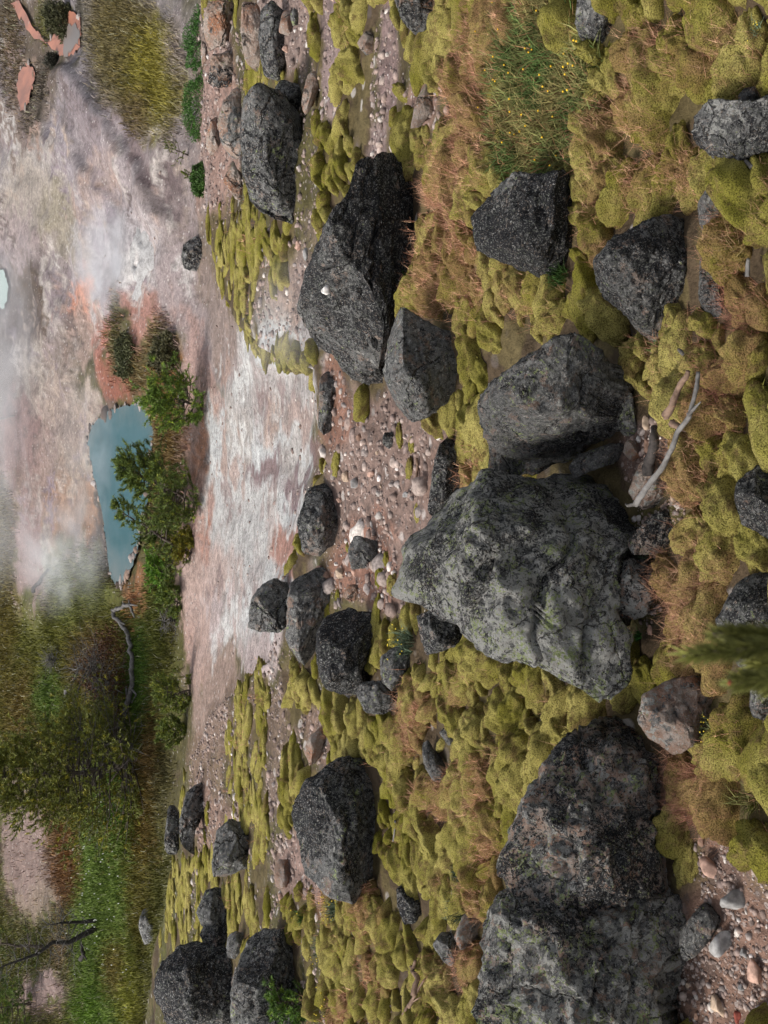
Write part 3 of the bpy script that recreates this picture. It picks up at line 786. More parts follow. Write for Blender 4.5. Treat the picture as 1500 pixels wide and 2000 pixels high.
rock("boulder", "big square black boulder at the lower left border, nearest the green meadow", "boulder", [(305, 1925), (318, 1845), (345, 1833), (400, 1850), (442, 1850), (462, 1880), (460, 1930), (445, 2020), (300, 2020)], sub=6, **{**B, 'black': .38, 'grey': .36})
rock("boulder", "grey-black boulder behind a little pine sprig at the bottom border", "boulder", [(470, 1880), (485, 1838), (515, 1820), (560, 1825), (590, 1850), (592, 1900), (588, 2020), (440, 2020), (452, 1940)], sub=6, **{**B, 'grey': .4, 'black': .3})
rock("rock", "flat dark grey slab lying in moss at lower left", "rock", [(415, 1680), (425, 1625), (450, 1603), (482, 1612), (490, 1650), (470, 1720), (440, 1728), (420, 1710)], sub=5, **{**B, 'grey': .4, 'black': .24})
rock("rock_outcrop", "long low grey outcrop on the brink above the meadow", "rock outcrop", [(350, 1680), (352, 1600), (365, 1550), (400, 1525), (408, 1545), (385, 1600), (375, 1660), (365, 1695)], sub=5, **{**B, 'grey': .4, 'black': .22})
rock("rock", "dark low rock on the brink, lower left of the long low grey outcrop", "rock", [(322, 1640), (328, 1580), (340, 1570), (350, 1600), (345, 1670), (330, 1700)], sub=4, **{**B, 'grey': .4})
rock("rock", "broad grey rock half sunk in moss right above the big square black boulder", "rock", [(385, 1780), (400, 1740), (425, 1735), (445, 1770), (440, 1800), (410, 1815), (392, 1805)], sub=4, **{**B, 'grey': .4, 'black': .2})
rock("rock", "dark lump wedged on top of the big square black boulder", "rock", [(390, 1825), (405, 1797), (430, 1795), (445, 1830), (430, 1850), (400, 1848)], sub=4, **B)
rock("rock", "striped grey-brown rock wedged between the two bottom-left boulders", "rock", [(440, 1840), (455, 1818), (480, 1815), (475, 1845), (460, 1870), (445, 1865)], sub=4, **{**B, 'grey': .4, 'black': .15})
rock("rock", "grey rock sitting on the yellow moss at the meadow edge", "rock", [(272, 1810), (275, 1775), (292, 1765), (300, 1800), (298, 1838), (280, 1842)], sub=4, **{**B, 'grey': .5, 'black': .2})
rock("boulder", "massive lichen-blotched boulder at lower right with dark round pits", "boulder",
     [(978, 1720), (1000, 1640), (1030, 1570), (1070, 1500), (1130, 1440), (1200, 1390), (1262, 1345), (1310, 1400), (1320, 1470), (1312, 1560), (1292, 1640), (1292, 1700), (1200, 1742), (1080, 1772), (1000, 1762)], sub=6, black=.22, grey=.2, pale=.22, green=.14, tan=.98, spots=1, facets=10, rough=1.6)
rock("boulder", "massive black and blue-grey boulder in the bottom right corner", "boulder",
     [(933, 1850), (960, 1790), (1040, 1720), (1150, 1738), (1280, 1712), (1345, 1712), (1375, 1740), (1345, 1800), (1300, 1850), (1265, 1900), (1275, 2030), (925, 2030), (943, 1930)], sub=6, black=.23, grey=.30, pale=.32, green=.17, tan=.9, spots=.5, facets=10, rough=1.6)
rock("boulder", "pale tan boulder with rough pinkish face tucked under reddish moss", "boulder", [(1248, 1410), (1262, 1350), (1300, 1322), (1350, 1318), (1400, 1345), (1402, 1395), (1365, 1450), (1315, 1468), (1270, 1440)], sub=5, black=.1, grey=.24, pale=.12, green=.02, tan=1.0)
rock("boulder", "dark boulder behind the out-of-focus pine shoots at the right border", "boulder", [(1405, 1215), (1440, 1150), (1495, 1090), (1530, 1090), (1535, 1440), (1465, 1402), (1468, 1325), (1420, 1262)], sub=6, **{**B, 'pale': .16, 'tan': .7})
rock("boulder", "grey speckled boulder cut by the right border near the driftwood branch", "boulder", [(1433, 1000), (1445, 940), (1490, 900), (1525, 900), (1525, 1070), (1480, 1066), (1450, 1045)], sub=5, black=.3, grey=.4, pale=.2, green=.05, tan=.7)
rock("rock", "smooth tan stone with few black spots right of the gap between boulders", "rock", [(1230, 960), (1250, 905), (1285, 878), (1297, 900), (1300, 960), (1285, 1003), (1255, 1002)], sub=5, black=.06, grey=.2, pale=.25, green=0, tan=1, spots=.6)
rock("rock", "white stone sprinkled with black spots at the foot of the huge pale boulder", "rock", [(1188, 1190), (1210, 1150), (1205, 1095), (1240, 1088), (1290, 1105), (1270, 1150), (1265, 1200), (1240, 1228), (1215, 1215)], sub=5, lift=-.1, black=.22, grey=-.2, pale=.5, green=.0, tan=1, spots=1)
rock("rock", "brown wedge of rock over a dark hollow beside the huge pale boulder", "rock", [(1222, 1060), (1270, 1010), (1310, 993), (1316, 1030), (1300, 1080), (1240, 1082)], sub=5, black=.26, grey=.12, pale=0, green=0, tan=.6)
rock("rock", "small rounded tan stone above the smooth tan stone", "rock", [(1213, 880), (1225, 860), (1245, 862), (1254, 885), (1240, 902), (1220, 900)], sub=4, black=.08, grey=.2, pale=.1, green=0, tan=1)
rock("rock", "flat grey-brown slab bridging the two central boulders", "rock", [(1098, 915), (1130, 888), (1190, 868), (1225, 870), (1222, 900), (1170, 912), (1120, 935)], sub=5, black=.12, grey=.36, pale=.06, green=.05, tan=.6)
rock("rock", "ridged grey-green stone beside the right foot of the rounded dark boulder", "rock", [(1190, 770), (1210, 750), (1235, 770), (1240, 820), (1245, 850), (1215, 850), (1200, 810)], sub=4, black=.12, grey=.4, pale=.15, green=.2, tan=.6)
rock("rock", "thin black blade of rock in the soil left of the huge pale boulder's crown", "rock", [(835, 1000), (850, 900), (870, 830), (890, 808), (902, 830), (898, 900), (905, 960), (880, 990), (860, 1020)], sub=5, **{**B, 'grey': .4})
rock("rock", "black and grey rock tucked under the left shoulder of the huge pale boulder", "rock", [(815, 1205), (850, 1190), (912, 1215), (918, 1235), (890, 1258), (830, 1284), (822, 1250)], sub=5, black=.26, grey=.3, pale=.22, green=.02, tan=.8)
rock("rock", "grey lichened rock beside the grey-green herb tuft", "rock", [(740, 1285), (755, 1260), (790, 1255), (800, 1290), (795, 1330), (770, 1350), (745, 1330)], sub=5, **{**B, 'grey': .5, 'black': .18})
rock("rock", "jagged grey rock below the olive moss cap of the smooth black boulder", "rock", [(695, 1350), (715, 1325), (745, 1330), (785, 1355), (775, 1385), (745, 1398), (715, 1390)], sub=5, **{**B, 'grey': .5, 'black': .2})
rock("rock", "little block-shaped black rock standing upright in bright moss near the lower centre", "rock", [(775, 1740), (785, 1730), (815, 1738), (823, 1765), (820, 1800), (785, 1803), (778, 1775)], sub=5, **{**B, 'black': .36, 'tan': .7})
rock("rock", "grey stone between moss and the bottom right corner boulder", "rock", [(845, 1850), (860, 1825), (885, 1820), (895, 1850), (885, 1888), (858, 1880)], sub=4, **{**B, 'grey': .5, 'black': .12})
rock("rock", "brown-grey stone above the corner boulder's left tip", "rock", [(888, 1830), (905, 1790), (930, 1780), (945, 1800), (930, 1840), (900, 1855)], sub=4, black=.1, grey=.3, pale=.1, green=0, tan=1)
rock("rock", "narrow pointed grey rock in moss between two boulders", "rock", [(818, 1450), (835, 1440), (850, 1470), (868, 1500), (872, 1525), (845, 1522), (828, 1490)], sub=4, **{**B, 'grey': .46, 'black': .2})
rock("rock", "small faceted grey stone right of the narrow pointed grey rock", "rock", [(858, 1432), (875, 1413), (893, 1430), (893, 1452), (872, 1456)], sub=4, **{**B, 'grey': .46, 'black': .1})
rock("rock", "lone grey boulder on the brink above the grey gravel, left of the slope's mossy point", "rock", [(355, 500), (362, 468), (380, 460), (394, 475), (392, 520), (378, 543), (362, 535)], sub=5, **{**B, 'grey': .44, 'green': .1})
rock("rock", "dark rock under a moss overhang at the right border", "rock", [(1365, 580), (1368, 520), (1362, 500), (1385, 490), (1400, 540), (1412, 610), (1405, 640), (1380, 620)], sub=5, **B)
rock("rock", "big pink-white stone in the bare patch left of the domed dark boulder", "rock", [(535, 1700), (542, 1675), (560, 1668), (568, 1700), (560, 1738), (540, 1740)], sub=4, black=.0, grey=.1, pale=.1, green=0, tan=1)
rock("rock", "wedge of pink stone in moss left of the domed dark boulder's top", "rock", [(585, 1485), (605, 1440), (635, 1415), (640, 1450), (625, 1485), (600, 1497)], sub=4, black=0, grey=.14, pale=.0, green=0, tan=1)
rock("rock", "slanting pink rock beside the upper tip of the longest dark boulder", "rock", [(800, 255), (812, 200), (835, 155), (845, 175), (845, 215), (825, 240)], sub=4, black=0, grey=.16, pale=0, green=0, tan=1)
rock("rock", "pink-grey pointed stone in the moss rows near the top", "rock", [(697, 85), (715, 62), (730, 60), (730, 90), (720, 112)], sub=4, black=0, grey=.3, pale=0, green=0, tan=1)
rock("rock", "tan pitted rock below the round grey knob", "rock", [(588, 200), (600, 150), (618, 130), (620, 165), (605, 215), (595, 220)], sub=4, black=.1, grey=.1, pale=0, green=0, tan=1)
rock("rock", "pink boulder next to the slim grey-green rock at the top", "rock", [(545, 60), (552, 25), (570, 15), (575, 45), (568, 75), (552, 82)], sub=4, black=.02, grey=.1, pale=0, green=0, tan=1)
rock("rock", "smooth pale oval stone leaning on the pink boulder near the top", "rock", [(566, 30), (575, 16), (584, 25), (583, 45), (572, 50)], sub=4, black=0, grey=.5, pale=.1, green=0, tan=.8)
rock("rock", "grey pitted rock beside the huge pale boulder's left tip", "rock", [(680, 1075), (692, 1048), (715, 1050), (740, 1060), (742, 1085), (715, 1100), (718, 1130), (700, 1138), (688, 1110)], sub=4, **{**B, 'grey': .46, 'black': .16})
rock("rock", "pink stone on bare soil above the smooth black boulder", "rock", [(670, 1165), (678, 1145), (695, 1140), (700, 1160), (688, 1177)], sub=4, black=0, grey=.12, pale=0, green=0, tan=1)
rock("rock", "dark stub of rock alone in the pinkish gravel of the slope", "rock", [(745, 865), (750, 845), (768, 842), (770, 868), (758, 878)], sub=4, **B)
rock("rock_outcrop", "brown layered ledge bounding the steamy white slope on its right", "rock outcrop", [(622, 830), (625, 720), (640, 705), (650, 740), (648, 830), (645, 870), (630, 880)], sub=5, black=.1, grey=.3, pale=0, green=.05, tan=.7)
rock("rock", "grey ribbed rock with dark moss streaks right of the corner boulder", "rock", [(1325, 1830), (1370, 1770), (1400, 1745), (1412, 1775), (1385, 1830), (1350, 1880), (1328, 1870)], sub=5, black=.22, grey=.4, pale=.15, green=.1, tan=.8)
# tan outcrop band at the upper brink
for i, (poly, lab, dk) in enumerate([
    ([(402, 285), (408, 240), (420, 225), (432, 262), (432, 300), (415, 310)], "smooth white-pink slab at the brink beside the green juniper", .0),
    ([(425, 230), (430, 170), (460, 160), (478, 200), (478, 290), (450, 310), (432, 280)], "broad tan and grey mottled outcrop slab at the upper brink", .3),
    ([(398, 70), (402, 20), (420, 0), (452, 10), (455, 80), (430, 92), (410, 100)], "large salmon pink slab in the top corner of the brink", .0),
    ([(470, 60), (476, -10), (505, -10), (510, 60), (515, 110), (500, 145), (480, 120)], "tall salmon pink slab right of the other pink slab at the top", .02),
    ([(408, 160), (415, 110), (445, 100), (462, 130), (455, 160), (430, 170)], "crumbling brown stone between the pink slab and the mottled slab", .2),
    ([(435, 350), (440, 318), (455, 315), (470, 345), (475, 390), (460, 385)], "narrow pink slab beneath the mottled outcrop slab", .03),
    ([(392, 100), (396, 75), (402, 75), (404, 135), (396, 145)], "chalk white strip of rock beside the upper green juniper", .0)]):
    rock("rock_slab", lab, "rock slab", poly, sub=5, black=dk * .5, grey=.1 + dk, pale=0.02, green=0, tan=1, rough=1.3)

# ------------------------------------------------------------------ pools
POOL_LABELS = ["steaming turquoise hot pool behind the pines", "long peach-coloured mud channel ending in a round basin at top left",
               "small peach mud pond below the dark scrub at top left", "grey mud pan inside the round end of the peach channel",
               "slim grey puddle at the edge of the grey gravel mound", "mint green pool cut by the left border"]
for (nm, q, mk), lb in zip(POOLS, POOL_LABELS):
    q2 = []
    for i in range(len(q)):
        a, b = np.array(q[i], float), np.array(q[(i + 1) % len(q)], float)
        for t in (0, 0.25, 0.5, 0.75):
            m = a + (b - a) * t
            q2.append(m + RNG.normal(0, 1.6, 2) * np.array([0.8, 1.8]))
    q2 = np.array(q2)
    zz = 0.06 if mk != 'greymud' else 0.085
    yw = (ZC - zz) / tandep(q2[:, 0])
    dp = yw * cp + (ZC - zz) * sp
    xw = (1000 - q2[:, 1]) / 1000 * T * dp
    cen = np.array([xw.mean(), yw.mean(), zz])
    bm = bmesh.new()
    vs = [bm.verts.new((float(x - cen[0]), float(y - cen[1]), 0)) for x, y in zip(xw, yw)]
    bm.faces.new(vs)
    bmesh.ops.triangulate(bm, faces=bm.faces[:])
    bmesh.ops.recalc_face_normals(bm, faces=bm.faces[:])
    for f in bm.faces:
        if f.normal.z < 0: f.normal_flip()
    me = bpy.data.meshes.new(nm); bm.to_mesh(me); bm.free()
    me.materials.append(M[mk])
    o = bpy.data.objects.new(nm, me); COL.objects.link(o); o.location = tuple(cen)
    tag(o, lb, kind='structure')

def shore_stones():
    B, S = [], []
    for (nm, q, mk), cnt in zip(POOLS, (120, 22, 12, 0, 14)):
        q = np.array(q, float)
        for _ in range(cnt):
            i = RNG.integers(len(q)); t = RNG.random()
            m = q[i] * (1 - t) + q[(i + 1) % len(q)] * t + RNG.normal(0, 1.8, 2) * np.array([.7, 1.3])
            yw = ZC / tandep(m[0]); dp = yw * cp + ZC * sp
            B.append([(1000 - m[1]) / 1000 * T * dp, yw, 0.04]); S.append(0.04 + 0.24 * RNG.random() ** 4)
    B, S = np.array(B), np.array(S)
    v0, f0 = ico(2); n = len(B)
    V = v0[None] * (1 + RNG.uniform(-.25, .25, (n, len(v0), 1))) * S[:, None, None] * RNG.uniform(.6, 1.5, (n, 1, 3)) * np.array([1.2, 1, .55]) + B[:, None]
    c = np.array([[.17, .14, .125], [.28, .24, .22], [.13, .10, .085], [.30, .21, .165]])[RNG.integers(0, 4, n)] * RNG.uniform(.7, 1.2, (n, 1))
    F = (np.arange(n)[:, None, None] * len(v0) + f0[None]).reshape(-1, 3)
    o = link_mesh("shore_stones", V.reshape(-1, 3), F, M['pebble'], colors=np.repeat(c, len(v0), 0))
    tag(o, "crusted stones along the rims of the pools", kind='stuff')
shore_stones()

# ------------------------------------------------------------------ moss cushions
def cushion_template(nr, ns, seed):
    rg = np.random.default_rng(seed)
    th = np.linspace(0, math.radians(108), nr + 1)[1:]
    ph = np.linspace(0, 2 * math.pi, ns, endpoint=False)
    TH, PH = np.meshgrid(th, ph, indexing='ij')
    v = np.stack([np.sin(TH) ** 0.85 * np.cos(PH), np.sin(TH) ** 0.85 * np.sin(PH), np.cos(TH)], -1).reshape(-1, 3)
    v = np.vstack([[0, 0, 1.0], v])
    off = rg.uniform(0, 50, 3)
    nrm = v / np.linalg.norm(v, axis=1)[:, None]
    v = v * (1 + 0.20 * fbm(nrm * 1.2 + off, 2) + 0.30 * np.abs(fbm(nrm * 2.1 + off + 5, 2)) - 0.08)[:, None]
    v = v + nrm * (0.028 * fbm(nrm * 9 + off, 3))[:, None]
    f = []
    for j in range(ns):
        f.append((0, 1 + j, 1 + (j + 1) % ns, 1 + (j + 1) % ns))
    for r in range(nr - 1):
        for j in range(ns):
            a = 1 + r * ns + j; b = 1 + r * ns + (j + 1) % ns
            f.append((a, a + ns, b + ns, b))
    return v, f

def tri_quads(f):
    t = []
    for q in f:
        t.append((q[0], q[1], q[2]))
        if q[3] != q[2]: t.append((q[0], q[2], q[3]))
    return np.array(t)

def gen_cushions():
    out = []
    y = 2.9
    pts = []
    while y < 24:
        sy = 0.108 + 0.003 * min(y, 10) - 0.004 * max(y - 10, 0)
        sx = 0.175 + 0.004 * y
        xs = np.arange(-0.62 * (y + 2), 0.62 * (y + 2), sx)
        xs = xs + RNG.uniform(-.5, .5, len(xs)) * sx * 1.5
        ys = y + RNG.uniform(-.5, .5, len(xs)) * sy * 1.25
        pts.append(np.stack([xs, ys], -1))
        y += sy
    P = np.vstack(pts)
    z = ground(P[:, 0], P[:, 1])
    moss, fz, near, X, Y = cover(P[:, 0], P[:, 1], z)
    gap = fbm(np.stack([P[:, 0] * 1.6, P[:, 1] * 2.6, 0 * z], -1), 3)
    keep = (moss > RNG.uniform(0.25, 0.75, len(P))) & (gap < 0.42 + 0.8 * sstep(9, 6, P[:, 1])) & (X > 240) & (X < 1620) & (Y > -140) & (Y < 2140)
    for poly, dist, lab, C, sz in ROCK_INFO:
        Q = np.array(poly); c = Q.mean(0)
        keep &= ~(inpoly(X, Y, c + (Q - c) * 0.97) | inpoly(X - 0.06 / (dist * T / 1000), Y, c + (Q - c) * 0.92) | inpoly(X - 0.085 / (dist * T / 1000), Y, c + (Q - c) * 0.86))
    P, z, fz, X, Y = P[keep], z[keep], fz[keep], X[keep], Y[keep]
    n = len(P)
    big = np.clip(RNG.lognormal(0, 0.28, n), .55, 1.45)
    near_k = 1.0 - 0.04 * sstep(7.5, 4.5, P[:, 1])
    hx = 0.122 * big * near_k * RNG.uniform(0.85, 1.6, n)
    hy = 0.068 * big * near_k * RNG.uniform(0.8, 1.25, n)
    hz = 0.112 * (1 + 0.12 * sstep(7.5, 4.5, P[:, 1])) * big ** 0.8 * RNG.uniform(0.7, 1.3, n)
    # low worn moss on the far thin parts
    thin = sstep(620, 480, X)
    hz *= 1 - 0.55 * thin; hx *= 1 + 0.35 * thin
    ang = RNG.normal(0, 0.45, n)
    # nothing grows tall right in front of a stone
    tX, tY, td = project(P[:, 0], P[:, 1], z + hz * 0.95)
    ok = np.ones(n, bool)
    for poly, dist, lab, C, sz in ROCK_INFO:
        Q = np.array(poly); c = Q.mean(0)
        ok &= ~(inpoly(tX, tY, c + (Q - c) * 0.9) & (td < dist + 0.1))
    P, z, fz, X, Y, hx, hy, hz, ang = (q[ok] for q in (P, z, fz, X, Y, hx, hy, hz, ang))
    return P, z, fz, X, Y, hx, hy, hz, ang

CP, CZ, CF, CX, CY, CHX, CHY, CHZ, CANG = gen_cushions()
order = np.argsort(-(CHX * CHY) / (CP[:, 1] ** 2) * ((CX > 300) & (CX < 1490) & (CY > 5) & (CY < 1995)))
IND = order[:300]
REST = order[300:]

_q = math.atan(SLOPE)
def place(v, i):
    """template coordinates to world offsets: lengthwise along the contour, standing nearly upright on the slope"""
    ca, sa = math.cos(CANG[i]), math.sin(CANG[i])
    x = v[:, 0] * CHX[i]; y = v[:, 1] * CHY[i]; z = v[:, 2] * CHZ[i]
    y = y - 0.25 * z
    X = x * ca - y * sa; Yv = x * sa + y * ca
    return np.stack([X, Yv, z - Yv * SLOPE * 0.8], -1)

HI = [cushion_template(20, 36, 100 + i) for i in range(10)]
LO = [cushion_template(8, 16, 200 + i) for i in range(10)]
LOT = [tri_quads(f) for v, f in LO]
HIM = []
for v, f in HI:
    me = bpy.data.meshes.new("moss_cushion")
    t = tri_quads(f)
    me.from_pydata([tuple(q) for q in v], [], [tuple(int(k) for k in q) for q in t])
    me.polygons.foreach_set('use_smooth', np.ones(len(me.polygons), bool))
    me.materials.append(M['moss'])
    HIM.append(me)

SHORT = {0: "huge pale boulder", 1: "rounded dark boulder", 2: "tall orange-sided boulder", 3: "angular black boulder", 4: "longest dark boulder", 5: "blunt dark grey boulder",
         6: "black knobbly outcrop", 9: "streaked black boulder", 12: "top border boulder", 14: "domed dark boulder", 15: "smooth black boulder",
         19: "square black boulder", 28: "lichen-blotched boulder", 29: "corner boulder", 30: "pale tan boulder", 31: "boulder behind pine shoots", 32: "grey speckled border boulder"}
RC = {k: np.array(ROCK_INFO[k][0]).mean(0) for k in SHORT}
def whereabouts(X, Y):
    k = min(RC, key=lambda q: (RC[q][0] - X) ** 2 + (RC[q][1] - Y) ** 2)
    dx, dy = X - RC[k][0], Y - RC[k][1]
    side = ("right of" if dx > 0 else "left of") if abs(dx) > abs(dy) else ("below" if dy > 0 else "above")
    return f"{side} the {SHORT[k]}"

med = np.median(CHX[IND] / CHY[IND])
app = np.sqrt(CHX[IND] * CHY[IND]) / CP[IND, 1]
q1, q2 = np.quantile(app, [.4, .8])
ORD = ["uppermost", "second from top", "third from top", "fourth from top", "fifth from top", "sixth from top", "seventh from top", "eighth from top", "ninth from top"]
byl = {}
for n_, i in enumerate(IND):
    o = bpy.data.objects.new("moss_cushion", HIM[n_ % len(HIM)])
    COL.objects.link(o)
    o.location = (float(CP[i, 0]), float(CP[i, 1]), float(CZ[i]) - 0.015)
    o.scale = (float(CHX[i]), float(CHY[i]), float(CHZ[i]))
    o.rotation_euler = (-_q * 0.8, 0, float(CANG[i]))
    o['fuzz'] = float(min(CF[i], 1))
    size = "small" if app[n_] < q1 else ("large" if app[n_] > q2 else "middling")
    shape = "long" if CHX[i] / CHY[i] > med else "plump"
    top = "red-stalked " if CF[i] > 0.45 else ""
    lab = f"{size} {shape} {top}moss cushion {whereabouts(CX[i], CY[i])}"
    o['category'] = "moss cushion"
    byl.setdefault(lab, []).append((CY[i], o))
for lab, L_ in byl.items():
    L_.sort(key=lambda t: t[0])
    for n_, (yy, o) in enumerate(L_):
        o['group'] = "moss cushions on the slope"
        o['label'] = lab if len(L_) == 1 else lab + ", " + ("lowest" if n_ == len(L_) - 1 else ORD[min(n_, 8)])

def merge_cushions(idx):
    VV, FF, FZ, base = [], [], [], 0
    for n_, i in enumerate(idx):
        FZ.append(np.full(len(LO[n_ % 10][0]), min(CF[i], 1)))
        v, t = LO[n_ % 10][0], LOT[n_ % 10]
        w = place(v, i) + np.array([CP[i, 0], CP[i, 1], CZ[i] - 0.015])
        VV.append(w); FF.append(t + base); base += len(v)
    return np.vstack(VV), np.vstack(FF), np.concatenate(FZ)
v, f, fzv = merge_cushions(REST)
o = link_mesh("moss_carpet", v, f, M['moss'])
o.data.attributes.new('fuzz', 'FLOAT', 'POINT').data.foreach_set('value', fzv.astype(np.float32))
tag(o, "yellow-green carpet of small moss cushions all over the slope", kind='stuff')

# fine sprouts that make the cushions furry
def sprouts():
    VV, CC = [], []
    for i in order:
        if CP[i, 1] > 12: continue
        k = int(np.clip(5200 * CHX[i] * CHY[i] / (CP[i, 1] / 4.0) ** 1.5, 6, 170))
        u = RNG.normal(size=(k, 3)); u[:, 2] = np.abs(u[:, 2]) * 0.9
        u /= np.linalg.norm(u, axis=1)[:, None]
        b = place(u * 0.99, i) + np.array([CP[i, 0], CP[i, 1], CZ[i] - 0.015])
        d = place(u, i); d /= np.linalg.norm(d, axis=1)[:, None]
        d = d + RNG.normal(0, 0.35, (k, 3))
        L = RNG.uniform(0.010, 0.026, k)
        wd = RNG.normal(size=(k, 3)); wd /= np.linalg.norm(wd, axis=1)[:, None]
        w = 0.0011 * CP[i, 1] / 4.5
        VV.append(np.stack([b + wd * w, b - wd * w, b + d * L[:, None]], 1))
        c = np.where((RNG.random(k) < 0.72)[:, None], np.array([0.27, 0.26, 0.055]), np.array([0.14, 0.10, 0.03]))
        c = c * RNG.uniform(0.5, 1.35, (k, 1))
        CC.append(np.repeat(c, 3, 0))
    V = np.vstack(VV).reshape(-1, 3)
    o = link_mesh("moss_sprouts", V, np.arange(len(V)).reshape(-1, 3), M['blade'], colors=np.vstack(CC), smooth=False)
    tag(o, "short furry sprouts on the moss", kind='stuff')
sprouts()

# ------------------------------------------------------------------ blades, stalks and gravel
def blades(name, base, h, lean, width, color, label, mat='blade', up=None, kind='stuff', curve=True):
    n = len(base)
    a = RNG.uniform(0, 2 * math.pi, n)
    side = np.stack([np.cos(a), np.sin(a), 0 * a], -1) * np.asarray(width).reshape(-1, 1)
    d = np.stack([RNG.normal(0, 1, n), RNG.normal(0, 1, n), 0 * a], -1) * np.asarray(lean).reshape(-1, 1) + np.array([0, 0, 1.0])
    if up is not None: d = d + up
    d /= np.linalg.norm(d, axis=1)[:, None]
    h = np.asarray(h).reshape(-1, 1)
    tip = base + d * h
    if not curve:
        V = np.stack([base - side, base + side, tip], 1).reshape(-1, 3)
        F = np.arange(len(V)).reshape(-1, 3); k = 3
    else:
        mid = base + d * h * 0.55
        bend = RNG.normal(0, 0.25, (n, 3)) * h
        bend[:, 2] = -np.abs(bend[:, 2]) * 0.6
        tip = tip + bend
        V = np.stack([base - side, base + side, mid + side * 0.7, mid - side * 0.7, tip], 1).reshape(-1, 3)
        q = np.arange(n)[:, None] * 5
        F = np.concatenate([q + np.array([[0, 1, 2]]), q + np.array([[0, 2, 3]]), q + np.array([[3, 2, 4]])], 0); k = 5
    o = link_mesh(name, V, F, M[mat], colors=np.repeat(color, k, 0), smooth=False)
    if kind: tag(o, label, kind=kind)
    return o

def near_samples(n, y0=2.9, y1=24):
    y = np.sqrt(RNG.uniform(y0 ** 2, y1 ** 2, n)) if y1 > 1.5 * y0 else RNG.uniform(y0, y1, n)
    x = RNG.uniform(-0.62, 0.62, n) * (y + 2)
    return x, y, ground(x, y)

def not_on_rock(X, Y, grow=0.97):
    k = np.ones(len(X), bool)
    for poly, dist, lab, C, sz in ROCK_INFO:
        Q = np.array(poly); c = Q.mean(0)
        k &= ~inpoly(X, Y, c + (Q - c) * grow)
    return k

def make_fuzz():
    BB, FFz = [], []
    for i in range(len(CP)):
        f = CF[i] ** 1.3 + 0.02
        if CP[i, 1] > 16: continue
        if i % 9 == 0: f = max(f, 0.3)
        k = int(f * 3400 * CHX[i] * CHY[i] / 0.03 * 0.03 * np.clip((6 / CP[i, 1]), .3, 1.4) * 3.2)
        if k < 1: continue
        u = RNG.normal(size=(k, 3)); u[:, 2] = np.abs(u[:, 2]) * 0.8
        u[:, 1] += 0.5
        u /= np.linalg.norm(u, axis=1)[:, None]
        # tufts rather than an even pelt
        cl = fbm(u * 1.6 + i * 3.7, 2)
        u = u[cl > 0.25 - 0.55 * min(CF[i], 1)]
        BB.append(place(u, i) * np.array([1.05, 1.05, 0.98]) + np.array([CP[i, 0], CP[i, 1], CZ[i] - 0.015]))
    B0 = np.vstack(BB)
    x, y, z = B0[:, 0], B0[:, 1], B0[:, 2]
    n = len(x)
    base = B0
    h = RNG.uniform(0.04, 0.16, n)
    t = RNG.random((n, 1))
    c = (1 - t * t) * np.array([0.42, 0.20, 0.13]) + t * t * np.array([0.68, 0.42, 0.26])
    red = blob(*project(x, y, z)[:2], 1460, 720, 80, 170, .5) + 0.6 * blob(*project(x, y, z)[:2], 1380, 1540, 80, 90, .5)
    c = c * (1 - 0.75 * np.clip(red, 0, 1))[:, None] + np.array([0.17, 0.055, 0.045]) * (0.75 * np.clip(red, 0, 1))[:, None]
    c = c * RNG.uniform(0.6, 1.3, (n, 1))
    blades("dry_flower_stalks", base, h, RNG.uniform(0.1, 0.6, n), 0.0011 * y / 5, c, "haze of reddish dry flower stalks on the moss", curve=False)
    # airy heads: three hair-thin rays from half height of each
    b3 = np.repeat(base + np.array([0, 0, 1]) * (h * 0.55)[:, None] * 0.9, 2, 0)
    blades("dry_flower_heads", b3, np.repeat(h, 2) * RNG.uniform(0.4, 0.8, 2 * n), RNG.uniform(0.5, 1.3, 2 * n), np.repeat(0.0008 * y / 5, 2), np.repeat(c, 2, 0) * RNG.uniform(0.8, 1.3, (2 * n, 1)), "fine reddish heads of the dry stalks", curve=False)
    return n
NF = make_fuzz()

